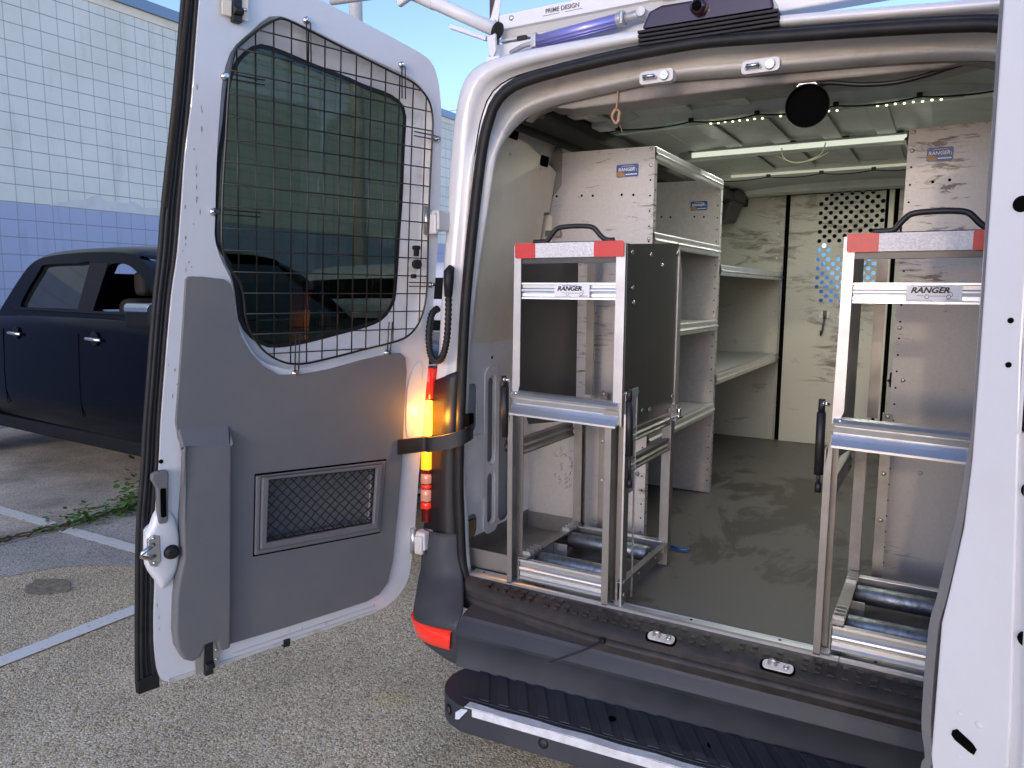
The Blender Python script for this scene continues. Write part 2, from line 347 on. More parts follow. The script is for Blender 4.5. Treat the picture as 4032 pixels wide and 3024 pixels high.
def worn_line(pts, wd, z):
    L, R = [], []; n = 60; a, c = Vector(pts[0]), Vector(pts[1]); t = (c-a).normalized(); q = Vector((-t.y, t.x))
    for i in range(n+1):
        p = a.lerp(c, i/n); L.append(tuple(p+q*(wd/2+random.uniform(-.004, .004)))); R.append(tuple(p-q*(wd/2+random.uniform(-.004, .004))))
    b = MB(); b.prism(L+R[::-1], XY, z-.0004, z); return tag(b.build('parking_line', 'line_paint'), kind='structure')
worn_line([(-3.0, -6), (-2.96, 6)], .10, .0085)
worn_line([(-7.6, .70), (-4.78, .71)], .10, .0125)
worn_line([(-4.60, .71), (-2.5, .73)], .10, .0095)
b = MB()                                                     # worn dirt patch left of the door
ol = [(-3.68+.15*cos(t)*(1+.12*sin(3*t)+.08*sin(7*t)), .10+.10*sin(t)*(1+.1*cos(4*t))) for t in [i*2*pi/48 for i in range(48)]]
b.prism(ol, XY, .0046, .005); mat('dirt', (.24, .18, .11), .95, col2=(.42, .34, .22), nscale=30, bump=.6, bscale=90); tag(b.build('dirt_patch', 'dirt'), kind='structure')
b = MB(); random.seed(21); mat('yellow_grit', (.62, .52, .16), .85)
for i in range(170):
    x, y = -1.29+random.gauss(0, .05), .19+random.gauss(0, .035); r_ = random.uniform(.0015, .0035); a_ = random.uniform(0, 3)
    b.add([(x+r_*cos(a_+k*2.1), y+r_*sin(a_+k*2.1), .0045) for k in range(3)]+[(x, y, .0045+r_)], [(0,1,3), (1,2,3), (2,0,3)])
tag(b.build('yellow_grit', 'yellow_grit', weld=False), kind='stuff')
# weeds along the slab crack
b = MB(); random.seed(3)
def leaf(b, c, sz, ang, tilt):
    u = Vector((cos(ang), sin(ang), tilt)).normalized()*sz; v = Vector((-sin(ang), cos(ang), random.uniform(-.2, .3))).normalized()*sz*.55
    c = Vector(c); b.add([c, c+u*.3+v*.7, c+u*.75+v*.6, c+u*1.1, c+u*.7-v*.65, c+u*.3-v*.6], [(0,1,2,3,4,5)])
def clump(cx, cy, n, r, h, sz):
    for i in range(n):
        x, y = cx+random.gauss(0, r), cy+random.gauss(0, r*1.6); leaf(b, (x, y, .01+abs(random.gauss(0, h))), sz*.8*random.uniform(.5, 1.2), random.uniform(0, 6.3), random.uniform(-.2, .6))
b.m = 0
for cx, cy, n, r, h, sz in ((-4.72,.30,60,.05,.02,.035),(-4.66,.05,60,.06,.02,.035),(-4.70,.60,22,.03,.02,.04),(-4.62,.78,90,.07,.05,.045),(-4.68,.9,60,.05,.06,.05),(-4.62,1.15,130,.06,.04,.05),(-4.7,1.3,90,.05,.10,.055),(-4.68,1.6,50,.1,.1,.05),(-4.7,-.4,80,.08,.02,.03),(-4.9,1.36,26,.06,.12,.07),(-4.64,2.0,80,.15,.06,.04)): clump(cx, cy, n, r, h, sz)
b.m = 1
for i in range(14):
    y0 = -.3+i*.13; b.tube(bez([(-4.66+random.uniform(-.03,.03), y0, .012), (-4.68+random.uniform(-.03,.03), y0+.12, .03), (-4.66+random.uniform(-.04,.04), y0+.28, .014)], 4), .006, 5)
tag(b.build('weeds', ['leaf', 'stem'], weld=False), kind='stuff')
b = MB(); b.tube([(-4.95, .98, .02), (-4.90, 1.03, .035), (-4.83, 1.05, .03), (-4.78, 1.10, .05)], .006, 5); tag(b.build('twig', 'stem'), 'short dark twig lying on the concrete apron in front of the truck', 'twig')

# ------------------------------------------------------------------ block building
BL = thing('building', (-9, 10, 0), 'long concrete block building painted pale green with a blue band below', 'building')
b = MB(); b.box(-24, -9, -14, 45, 0, 5.22); b.build('wall', 'block_wall', BL)
b = MB(); b.box(-24.01, -8.985, -14.01, 45.01, 5.222, 5.33); b.m = 1; b.box(-24.05, -8.94, -14.05, 45.05, 5.332, 5.47); b.build('coping', ['cream_board', 'coping'], BL)
b = MB(); N_ = 40; top = []
for i in range(N_+1):
    t = i/N_; y = 3.15+2.35*t; top.append((y, 2.664+max(.004, .15*min(1, t*5)*(1-t**2.2)*(1+.18*sin(t*31)+.12*sin(t*57)))))
b.prism([(3.15, 2.662), (5.5, 2.662)]+top[::-1], YZ, -8.9985, -8.996); mat('cloud_paint', (.66, .65, .62), .7, col2=(.58, .58, .55), nscale=5, bump=.3, bscale=40)
b.build('painted_cloud', 'cloud_paint', BL)

# ------------------------------------------------------------------ street furniture beyond the van
P = thing('utility_pole', (-6.58, 6, 0), 'tall grey pole standing beyond the open left door', 'pole', )
b = MB(); b.tube([(-6.58, 6, 0), (-6.58, 6, 9)], .09, 16); b.build('shaft', 'pole_grey', P)
b = MB(); b.tube([(-6.58, 6, .0), (-6.58, 6, .05)], .2, 16); b.m = 1
for i in range(4): b.cyl((-6.58+.15*cos(i*pi/2+.7), 6+.15*sin(i*pi/2+.7), .05), (-6.58+.15*cos(i*pi/2+.7), 6+.15*sin(i*pi/2+.7), .1), .012)
b.build('base_plate', ['pole_grey', 'zinc'], P)
P2 = thing('wooden_pole', (-3.9, 5.2, 0), 'dark brown pole rising behind the roof rack', 'pole')
b = MB(); b.tube([(-3.9, 5.2, 0), (-3.9, 5.2, 8)], .055, 12); b.build('shaft', 'pole_brown', P2)
b = MB(); b.beam((-4.6, 5.2, 7.6), (-3.2, 5.2, 7.6), .09, .11); b.build('crossarm', 'pole_brown', P2)
b = MB(); b.tube([(-6.58, 6, 8.6), (-5.5, 7, 6.9), (-4.5, 8, 5.9), (-3, 10, 5.9), (0, 14, 7)], .012, 5); tag(b.build('overhead_wire', 'wire_black'), 'thin black wire crossing the sky left of the roof rack', 'wire')
b = MB()
for k in range(2): b.tube([(-30, 40, 12.6+k*.8), (-15, 38, 12.4+k*.8), (10, 36, 12.8+k*.8)], .03, 5)
tag(b.build('power_line', 'pole_grey'), 'faint pair of power lines low in the sky between door and van', 'wire')

# ------------------------------------------------------------------ pickup truck: nose towards +X, side plane Y = 1.25
def make_truck():
    Y0 = 1.25; T = thing('pickup_truck', (-5.4, 1.25, 0), 'dark navy crew cab pickup truck parked against the block wall', 'pickup truck')
    WI = 1.78
    def side_frame(a, z, t): return Vector((a, t, z))
    # lower body: half sections lofted along x
    def sec(x, zt, zb, bulge=0., inn=0.):
        pr = [(0+.10, zb), (.02, zb+.06), (0, zb+.28), (.0, zb+.45), (.015, zt-.12), (.04, zt-.02), (.09, zt)]
        L = [(x, Y0+inn+y, z) for y, z in pr]; R = [(x, Y0+WI-inn-y, z) for y, z in pr[::-1]]
        return L+R
    b = MB(); b.smooth = True
    xs = [(-8.2, 1.38, .62, .05), (-8.1, 1.40, .55, 0), (-6.35, 1.43, .50, 0), (-6.3, 1.44, .50, 0), (-5, 1.44, .48, 0), (-3.95, 1.42, .48, 0), (-3.7, 1.38, .5, 0), (-3.0, 1.33, .5, 0), (-2.5, 1.27, .5, .04), (-2.25, 1.18, .5, .12), (-2.15, 1.0, .55, .2)]
    b.loft([sec(x, zt, zb, 0, i) for x, zt, zb, i in xs]); n = 14
    b.add(sec(*xs[0][:3]), [list(range(n))]); b.add(sec(-2.15, 1.0, .55, 0, .2), [list(range(n))[::-1]])
    b.build('body', 'truck_paint', T)
    # cab side with window openings (real openings)
    cab = bez([(-6.74, 1.40), (-6.66, 1.52), (-6.52, 1.72), (-6.38, 1.86), (-6.17, 1.92), (-5.7, 1.945), (-5.1, 1.94), (-4.78, 1.905), (-4.54, 1.81), (-4.25, 1.62), (-4.03, 1.42)], 5)
    rearw = bez([(-6.35, 1.53), (-6.20, 1.80), (-6.12, 1.855), (-5.6, 1.86), (-5.40, 1.855), (-5.37, 1.6), (-5.38, 1.50), (-5.7, 1.495), (-6.2, 1.495)], 4, True)
    frontw = bez([(-5.15, 1.49), (-5.12, 1.80), (-5.06, 1.85), (-4.87, 1.84), (-4.72, 1.79), (-4.54, 1.70), (-4.28, 1.49), (-4.6, 1.485)], 4, True)
    def lean(a, z, t): return Vector((a, Y0+.06+t+(z-1.4)*.34, z))
    def leanR(a, z, t): return Vector((a, Y0+WI-.06-t-(z-1.4)*.34, z))
    b = MB()
    for fr in (lean, leanR): b.prism([tuple(p) for p in cab], fr, 0, .07, [[tuple(p) for p in rearw], [tuple(p) for p in frontw]])
    # roof
    R0 = [p for p in cab if p.y > 1.885]
    b.smooth = True
    b.loft([[lean(p.x, p.y, 0)+Vector((0, q[0]*1.0, q[1])) for p in R0] for q in ((.0, 0), (.06, .035), (.3, .06), (.75, .07))], False)
    b.loft([[leanR(p.x, p.y, 0)+Vector((0, -q[0], q[1])) for p in R0] for q in ((.0, 0), (.06, .035), (.3, .06), (.78, .07))], False)
    b.build('cab', 'truck_paint', T)
    for fr in (lean, leanR): b = MB(); b.prism([tuple(p) for p in rearw], fr, .03, .036); b.build('window', 'truck_glass', T)
    # pillar cover and door frames
    b = MB(); b.prism([(-5.385, 1.47), (-5.395, 1.86), (-5.125, 1.855), (-5.155, 1.47)], lean, -.006, .0); b.prism([(-6.4, 1.475), (-6.4, 1.49), (-4.15, 1.482), (-4.15, 1.462)], lean, -.008, -.001); b.build('pillar_trim', 'truck_black', T)
    # windscreen and rear glass
    b = MB(); b.add([lean(-4.68, 1.87, .0), lean(-4.05, 1.43, 0), leanR(-4.05, 1.43, 0), leanR(-4.68, 1.87, 0)], [(0,1,2,3)]); b.build('windscreen', 'truck_glass', T)
    b = MB(); b.add([lean(-6.70, 1.45, 0), lean(-6.44, 1.8, 0), leanR(-6.44, 1.8, 0), leanR(-6.70, 1.45, 0)], [(0,1,2,3)]); b.build('rear_window', 'truck_glass', T)
    # door seams, handles
    for x in (-6.5, -5.25, -4.05): b = MB(); b.tube([(x+.02, Y0+.002, .66), (x, Y0, .78), (x, Y0, .93), (x, Y0+.013, 1.31)], .0035, 5); b.build('door_seam', 'dark', T)
    for x in (-6.25, -5.0):
        b = MB(); b.smooth = True; b.tube(bez([(x-.10, Y0-.004, 1.275), (x-.06, Y0-.03, 1.28), (x, Y0-.038, 1.28), (x+.06, Y0-.03, 1.277), (x+.10, Y0-.004, 1.272)], 4), .014, 8); h = b.build('door_handle', 'chrome', T)
        b = MB(); b.smooth = True; b.dome((x, Y0-.0005, 1.282), (0, -1, 0), .055, 14, .004); b.build('handle_cup', 'truck_black', h)
    # mirror
    b = MB(); b.box(-4.12, -3.80, Y0-.26, Y0-.13, 1.40, 1.56); m = b.build('mirror', 'truck_black', T, bevel=.03, seg=3)
    b = MB(); b.box(-4.125, -3.82, Y0-.262, Y0-.14, 1.49, 1.565); b.build('mirror_cap', 'chrome', m, bevel=.028, seg=3)
    b = MB(); b.beam((-3.95, Y0-.14, 1.45), (-3.95, Y0+.1, 1.46), .07, .05); b.build('mirror_arm', 'truck_black', m)
    # seats seen through the open front window
    for y in (Y0+.55, Y0+1.35):
        b = MB(); b.box(-5.22, -4.98, y-.25, y+.25, 1.0, 1.58); s_ = b.build('seat', 'seat_fabric', T, bevel=.07, seg=4)
        b = MB(); b.box(-5.16, -5.02, y-.14, y+.14, 1.60, 1.80); b.build('headrest', 'seat_fabric', s_, bevel=.05, seg=4)
    # rocker, running board, bumper, grille, wheels
    b = MB(); b.box(-6.9, -3.6, Y0+.02, Y0+.14, .43, .54); b.box(-6.9, -3.6, Y0+WI-.14, Y0+WI-.02, .43, .54); b.build('sill_panel', 'truck_black', T, bevel=.02)
    b = MB(); b.box(-7.9, -2.5, Y0+.25, Y0+WI-.25, .34, .60); b.build('chassis', 'dark', T)
    b = MB(); b.box(-2.2, -2.02, Y0+.05, Y0+WI-.05, .48, .78); b.build('front_bumper', 'chrome', T, bevel=.04, seg=3)
    b = MB(); b.box(-8.38, -8.2, Y0+.05, Y0+WI-.05, .50, .72); b.build('rear_bumper', 'chrome', T, bevel=.04, seg=3)
    b = MB(); b.box(-2.17, -2.10, Y0+.35, Y0+WI-.35, .82, 1.12); b.build('grille', 'truck_black', T, bevel=.02)
    for y in (Y0+.2, Y0+WI-.2):
        b = MB(); b.box(-2.22, -2.09, y-.14, y+.14, .88, 1.1); b.build('headlight', 'clear_glass', T, bevel=.03)
    for x in (-7.95, -3.15):
        for y, s in ((Y0+.03, 1), (Y0+WI-.03, -1)):
            b = MB(); b.smooth = True; pr = [(.20, 0), (.33, .0), (.385, .02), (.40, .07), (.40, .2), (.38, .25), (.2, .26)]
            b.loft([[(x+r*cos(2*pi*k/32), y+s*t, .40+r*sin(2*pi*k/32)) for k in range(32)] for r, t in pr]); wh = b.build('wheel', 'tyre', T)
            b = MB(); b.smooth = True; b.loft([[(x+r*cos(2*pi*k/24), y+s*t, .40+r*sin(2*pi*k/24)) for k in range(24)] for r, t in ((.21, .02), (.19, .05), (.05, .03), (.001, .02))])
            b.build('rim', 'zinc', wh)
            b = MB(); b.smooth = True; b.loft([[(x+r*cos(2*pi*k/24), y-s*t, .40+.02+r*sin(2*pi*k/24)) for k in range(24)] for r, t in ((.45, .034), (.44, -.1))]); b.build('wheel_arch', 'dark', T)
    b = MB(); b.smooth = True; T.rotation_euler = (0, 0, radians(-3)); return T
make_truck()
# folded blue rag and small box on the bonnet
b = MB(); b.box(-2.78, -2.52, 1.62, 1.80, 1.335, 1.365); tag(b.build('blue_rag', 'blue_cloth', bevel=.012), 'blue rag lying on the pickup bonnet, seen through the tinted door window', 'rag')

def parked(name, x0, x1, y0, y1, zt, lab, van):
    T = thing(name, ((x0+x1)/2, (y0+y1)/2, 0), lab, 'van' if van else 'car')
    L = x1-x0
    pr = bez([(x0, .45), (x0-.02, .9), (x0+.03, zt*.62), (x0+.18, zt*.93), (x0+.45, zt)]+([(x0+L*.70, zt+.01), (x0+L*.80, zt*.86), (x0+L*.86, zt*.62), (x1-.1, zt*.56)] if van else [(x0+L*.52, zt+.01), (x0+L*.62, zt*.93), (x0+L*.73, zt*.66), (x1-.15, zt*.6)])+[(x1, .75), (x1-.03, .42)], 5)
    b = MB(); b.smooth = True
    b.loft([[Vector((p.x, y0+yy if side == 0 else y1-yy, .42+(p.y-.42)*sc)) for p in pr] for side, yy, sc in ((0, .0, .72), (0, .06, .93), (0, .17, .985), (0, .5, 1), (1, .5, 1), (1, .17, .985), (1, .06, .93), (1, .0, .72))], False)
    b.prism([(p.x, .42+(p.y-.42)*.72) for p in pr], XZ, y0, y0+.002); b.prism([(p.x, .42+(p.y-.42)*.72) for p in pr], XZ, y1-.002, y1)
    b.build('body', 'white_paint', T)
    zb, zh = zt*.67, zt*.93
    wl = bez([(x0+.30, zb), (x0+.34, zh-.10), (x0+.45, zh-.03), (x0+L*.42, zh-.01), (x0+L*.52, zh-.03), (x0+L*.54, zh-.12), (x0+L*.55, zb), (x0+L*.45, zb-.02)], 4, True)
    b = MB(); b.prism([tuple(p) for p in wl], lambda a, z, t: Vector((a, y0-.004+t+(z-zb)*.05, z)), 0, .008); b.build('side_window', 'truck_glass', T)
    for x in (x0+.85, x1-.9):
        for y in (y0+.1, y1-.1):
            b = MB(); b.smooth = True; b.tube([(x, y-.11, .33), (x, y+.11, .33)], .33, 24); b.build('wheel', 'tyre', T)
    return T
parked('parked_car', -5.75, -.95, 3.9, 5.75, 1.93, 'white tall wagon with dark side glass parked beyond the pickup', False)
V2 = parked('parked_van', -5.2, .2, 7.0, 8.9, 2.35, 'white work van parked farthest away, partly hidden behind the white wagon', True)
b = MB()
for x in (-4.9, -3.6, -2.3): b.beam((x, 7.2, 2.5), (x, 8.7, 2.5), .05, .05); b.beam((x, 7.3, 2.3), (x, 7.3, 2.5), .04, .04); b.beam((x, 8.6, 2.3), (x, 8.6, 2.5), .04, .04)
b.beam((-5.1, 7.3, 2.55), (-2.0, 7.3, 2.55), .06, .05); b.beam((-5.1, 8.5, 2.55), (-2.0, 8.5, 2.55), .06, .05); b.build('roof_rack', 'rack_white', V2)

mat('inner_lit_paint', (.82, .80, .77), .4, col2=(.70, .67, .62), nscale=6)  # jamb paint lightened, lamp light on the inner wall put into the colour
mat('gutter_shade', (.26, .26, .25), .55, col2=(.16, .15, .14), nscale=9)  # shade and dirt of the roof gutter put into a darker colour
# ================================================================== the white van
VAN = thing('white_van', (0, 0, 0), 'white cargo van with both rear doors open and an amber tail light lit', 'van')
SEALC = [(-.790,.64),(-.812,.70),(-.823,.778),(-.828,.90),(-.832,1.0),(-.829,1.137),(-.819,1.367),(-.806,1.588),(-.786,1.778),(-.767,1.925),(-.750,2.043),(-.733,2.134),(-.716,2.185),(-.695,2.232),(-.660,2.264),(-.613,2.284),(-.534,2.297),(-.434,2.306),(-.292,2.315),(-.116,2.319),(-.02,2.317),(.168,2.301),(.343,2.286),(.52,2.268),(.62,2.252),(.69,2.22),(.72,2.17),(.75,2.043),(.786,1.778),(.806,1.588),(.829,1.137),(.823,.778),(.79,.64)]
FLG = [(-.799,.66),(-.815,.73),(-.822,.885),(-.832,1.0),(-.830,1.12),(-.820,1.305),(-.810,1.476),(-.788,1.66),(-.763,1.81),(-.740,1.93),(-.723,2.024),(-.707,2.12),(-.680,2.186),(-.640,2.222),(-.56,2.242),(-.482,2.25),(-.265,2.266),(-.139,2.264),(.033,2.254),(.24,2.244),(.42,2.234),(.56,2.22),(.63,2.20),(.68,2.15),(.723,2.02),(.763,1.80),(.81,1.476),(.83,1.1),(.82,.8),(.799,.66)]
OUT = [(-1.0,.45),(-1.0,.70),(-.985,.95),(-.960,1.2),(-.933,1.406),(-.917,1.579),(-.902,1.763),(-.889,1.909),(-.875,2.08),(-.856,2.22),(-.836,2.30),(-.800,2.35),(-.74,2.372),(-.598,2.384),(-.396,2.386),(-.202,2.382),(.155,2.358),(.338,2.342),(.588,2.32),(.74,2.31),(.80,2.29),(.836,2.24),(.87,2.1),(.902,1.763),(.933,1.406),(.985,.95),(1.0,.7),(1.0,.45)]
NR = 140
CA = resample(bez(SEALC, 4), NR, False); CF = resample(bez(FLG, 4), NR, False); CO = resample(bez(OUT, 4), NR, False)
# align the outer and flange curves to the seal curve by height and side
def match(C, ref, lo=.66):
    out = []; cut = [p for p in C]
    def split(Q):
        i = max(range(len(Q)), key=lambda k: Q[k].y-abs(Q[k].x)*.0 if abs(Q[k].x) < .12 else -9); return i
    iq, ir = split(C), split(ref)
    a = resample(C[:iq+1], ir+1, False); b_ = resample(C[iq:], len(ref)-ir, False); return a+b_[1:]
CO = match(CO, CA); CF = match(CF, CA)
def ring(P, Q, f, y): return [(p.x+(q.x-p.x)*f, y, p.y+(q.y-p.y)*f) for p, q in zip(P, Q)]
def shift(P, dx): # move a curve outward along its normal
    o = []
    for i, p in enumerate(P):
        t = (P[min(i+1, len(P)-1)]-P[max(i-1, 0)]).normalized(); o.append(Vector((p.x-t.y*dx, p.y+t.x*dx)))
    return o
b = MB(); b.smooth = True
def dp(P, Q, f, y, k):       # like ring, but set back by k along the top of the opening
    return [(x, yy+k*min(1, max(0, (z-2.08)/.16)), z) for x, yy, z in ring(P, Q, f, y)]
def back(P, Q):
    o = []
    for p, q in zip(P, Q):
        t = min(1, max(0, (p.y-2.02)/.2)); f = .38*(1-t); o.append((p.x+(q.x-p.x)*f, .062+.068*t, p.y+(q.y-p.y)*f*.2))
    return o
b.m = 1; b.loft([back(CF, CO), dp(CF, CF, 0, .035, .085), dp(CF, CA, .10, .024, .06), dp(CF, CA, .32, .018, .05), dp(CF, CA, .40, .016, .085), dp(CF, CA, .85, .004, .05), dp(CA, CA, 0, .004, .012)], False)
o = b.build('door_frame', ['inner_lit_paint', 'jamb_paint'], VAN)
for p in o.data.polygons: p.material_index = 1 if p.center.z > 2.15 else 0  # sides painted as lit, top of the frame as shaded
b = MB(); b.smooth = True
b.m = 1; b.loft([ring(CA, CO, 0, -.002), dp(CA, CO, .20, .002, .004), dp(CA, CO, .30, .012, .03), dp(CA, CO, .36, .016, .035)], False)
b.m = 0; b.loft([dp(CA, CO, .36, .016, .035), dp(CA, CO, .44, .014, .03), dp(CA, CO, .52, .004, .012), dp(CA, CO, .58, .000, -.004), ring(CA, CO, .80, -.002), ring(CA, CO, .92, .001), ring(CA, CO, .985, .010), ring(CA, CO, 1.01, .030), ring(CA, CO, 1.0, .3), ring(CA, CO, 1.0, 3.9)], False)
o = b.build('body', ['white_paint', 'dirty_jamb', 'gutter_shade'], VAN)
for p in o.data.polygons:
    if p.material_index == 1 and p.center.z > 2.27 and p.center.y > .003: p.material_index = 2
b = MB(); b.tube([(p.x, -.008, p.y) for p in shift(CA, -.002)], .0155, 10); b.tube([(p.x, -.006, p.y) for p in shift(CA, .012)], .009, 6); b.build('weather_seal', 'black_rubber', VAN)
# dark groove sealant on the pillar
b = MB(); b.tube([ring([p], [q], .30, .014)[0] for p, q in zip(CA, CO)][22:56], .0022, 5); b.build('pillar_seam', 'dark', VAN)
# black plastic cover low on each pillar
for sgn in (0, 1):
    P = [(p, q) for p, q in zip(CA, CO) if p.y < 1.425 and (p.x < 0) == (sgn == 0)]
    A_, B_ = [p for p, q in P], [q for p, q in P]
    b = MB(); b.smooth = True
    b.loft([ring(A_, B_, .10, -.004), ring(A_, B_, .14, -.022), ring(A_, B_, .45, -.024), ring(A_, B_, .50, -.012), ring(A_, B_, .9, -.012), ring(A_, B_, .93, .0)], False)
    t_ = [ring(A_, B_, f, y)[-1 if sgn == 0 else 0] for f, y in ((.10, .0), (.10, -.004), (.14, -.022), (.45, -.024), (.50, -.012), (.9, -.012), (.93, .0))]
    b.add(t_, [list(range(len(t_)))]); b.build('pillar_cover', 'black_plastic', VAN)
# cab and nose (out of sight past the partition, built so the van is whole)
b = MB(); b.smooth = True
b.loft([ring(CA, CO, 1.0, 3.9), [(x*.985, 4.25, z) for x, _, z in ring(CA, CO, 1, 0)], [(x*.97, 4.55 , min(z, 2.20)) for x, _, z in ring(CA, CO, 1, 0)]], False)
b.loft([[(x*.97, 4.55, min(z, 1.22)) for x, _, z in ring(CA, CO, 1, 0)], [(x*.95, 5.1, min(z, 1.12)) for x, _, z in ring(CA, CO, 1, 0)], [(x*.85, 5.5, min(z, .95)) for x, _, z in ring(CA, CO, 1, 0)], [(x*.7, 5.6, min(z, .6)) for x, _, z in ring(CA, CO, 1, 0)]], False)
b.build('cab', 'white_paint', VAN)
b = MB(); b.box(-.85, .85, 4.2, 4.5, .75, 1.22); b.build('dashboard', 'dark', VAN, bevel=.05)
for x in (-.45, .5):
    b = MB(); b.box(x-.24, x+.24, 3.45, 3.62, 1.0, 1.62); s_ = b.build('cab_seat', 'seat_fabric', VAN, bevel=.06, seg=3)
b = MB(); b.add([(-.82, 4.56, 1.24), (.82, 4.56, 1.24), (.76, 4.4, 2.02), (-.76, 4.4, 2.02)], [(0,1,2,3)]); b.build('windscreen', 'cab_glass', VAN)
b = MB(); b.add([(-.86, 3.05, 2.30), (.86, 3.05, 2.30), (.80, 4.33, 2.05), (-.80, 4.33, 2.05)], [(0,1,2,3)]); b.build('cab_headliner', 'seat_fabric', VAN)
# interior lining
IN = [(-.90,.70),(-.90,1.25),(-.885,1.5),(-.845,1.9),(-.80,2.12),(-.755,2.22),(-.68,2.275),(-.4,2.305),(0,2.315),(.4,2.305),(.68,2.275),(.755,2.22),(.80,2.12),(.845,1.9),(.885,1.5),(.90,1.25),(.90,.70)]
def il(y, s=1.): return [(x*s, y, z) for x, z in [tuple(p) for p in bez(IN, 4)]]
b = MB(); b.smooth = True; b.loft([il(.10), il(1.5), il(3.05), il(3.9)], False)
b.build('roof_lining', 'roof_shade_paint', VAN)
b = MB(); b.smooth = True     # header return and rear cross beam
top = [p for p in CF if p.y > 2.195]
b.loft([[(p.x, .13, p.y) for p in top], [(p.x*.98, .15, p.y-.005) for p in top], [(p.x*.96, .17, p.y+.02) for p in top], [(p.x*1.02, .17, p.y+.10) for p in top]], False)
b.build('header_return', 'header_shade_paint', VAN)
b = MB(); b.prism([(-.66, 2.30), (-.60, 2.245), (-.50, 2.228), (0, 2.226), (.5, 2.212), (.62, 2.23), (.68, 2.30)], XZ, .14, .26); b.build('header_beam', 'header_shade_paint', VAN, bevel=.006)
def rib(y, z=2.262, w_=.13, dp=.05, m='rib_lit_paint'):
    b = MB(); b.smooth = False; pr = [(0, dp), (.022, .004), (.03, 0), (w_-.03, 0), (w_-.022, .004), (w_, dp)]
    xs = [-.76+1.52*i/24 for i in range(25)]
    b.loft([[(x, y+a, z+c+.012*(1-(x/.76)**2)-max(0, abs(x)-.66)*.8) for x in xs] for a, c in pr], False); return b.build('roof_rib', m, VAN)
for y in (.665, 1.40, 2.12): rib(y)
rib(2.80, 2.262, .2, .06)
b = MB()
for x in (-.5, -.3, -.1, .1, .3, .5):
    for y0, y1 in ((.28, .64), (.82, 1.38), (1.55, 2.1)): b.box(x-.035, x+.035, y0, y1, 2.297, 2.304)
b.build('roof_swage', 'roof_shade_paint', VAN, bevel=.004)
b = MB(); b.box(-.715, -.605, .15, 3.0, 2.212, 2.268); b.box(-.735, -.715, .15, 3.0, 2.19, 2.26); b.build('cant_rail', 'seat_fabric', VAN, bevel=.01)  # near-black colour stands in for the shade on this rail
b = MB(); b.box(-.605, -.55, .28, .64, 2.268, 2.285); b.box(-.607, -.545, .32, .38, 2.25, 2.268); b.box(-.607, -.545, .52, .60, 2.25, 2.268); b.build('rail_bracket', 'jamb_paint', VAN, bevel=.003)
# lower inner side panel with pressed openings
def slot(y0, y1, z0, z1, r): return rrect(y0, y1, z0, z1, r, 4)
def wallf(s):
    def f(a, z, t): return Vector((s*(-.872+max(0, z-1.3)*.09+t), a, z))
    return f
ol = [(.035, .70), (.035, 1.475), (.60, 1.475), (.60, .70)]
hol = [slot(.065, .165, 1.16, 1.335, .03), slot(.235, .275, 1.03, 1.345, .019), slot(.235, .275, .80, .985, .019), slot(.315, .40, .78, 1.33, .035), slot(.06, .17, .77, .86, .03)]
for s in (1, -1):
    b = MB(); b.prism(ol, wallf(s), -.004, .0, hol); b.m = 0
    o = b.build('inner_side_panel', ['inner_lit_paint'], VAN, bevel=.002)
    b = MB(); b.prism(rrect(.05, .20, .90, 1.15, .02), wallf(s), .0, .012); b.prism(rrect(.205, .305, .76, 1.39, .035, 4), wallf(s), 0, .007, [slot(.227, .283, 1.02, 1.355, .026), slot(.227, .283, .79, .995, .026)])
    for i in range(6): b.prism(rect(.06, .10, .93+i*.036, .935+i*.036), wallf(s), .012, .015)
    b.build('pressed_stiffener', 'inner_lit_paint', o, bevel=.004)
    b = MB(); b.prism(rect(.04, .6, .71, 1.46), wallf(s), -.024, -.02); b.build('wall_cavity', 'grey_paint', o)
    b = MB(); b.prism(rrect(.05, .19, .765, .835, .03), wallf(s), -.016, -.006); b.build('insulation', 'insulation', o)
    b = MB()
    for y, z in ((.25, 1.42), (.25, .77), (.02+.03, 1.0), (.3, 1.0)): b.disc(wallf(s)(y, z, .0), (s, 0, 0), .006, 8, .0012)
    b.build('panel_hole', 'dark', o)
# upper board
def boardf(s):
    def f(a, z, t): return Vector((s*(-.868+(z-1.46)*.155+t), a, z))
    return f
for s in (1, -1):
    b = MB(); b.prism([(.03, 1.47), (.03, 2.20), (.32, 2.17), (.55, 2.11), (.545, 1.96), (.50, 1.955), (.50, 1.80), (.47, 1.795), (.47, 1.47)], boardf(s), .0, .006); b.prism([(.03, 1.72), (.10, 1.72), (.10, 2.2), (.03, 2.2)], boardf(s), .006, .008)
    o = b.build('side_board', 'cream_board', VAN, bevel=.002)
    b = MB()
    for y, z in ((.09, 1.50), (.40, 1.50), (.42, 2.1), (.2, 2.12)): b.dome(boardf(s)(y, z, .006), (s, 0, 0), .007)
    b.build('board_screw', 'zinc', o)
b = MB()
for y, z in ((.20, 2.185), (.44, 2.13)): b.prism(rrect(y-.03, y+.03, z-.015, z+.022, .006), boardf(1), .008, .010)
b.build('rail_opening', 'dark', VAN)
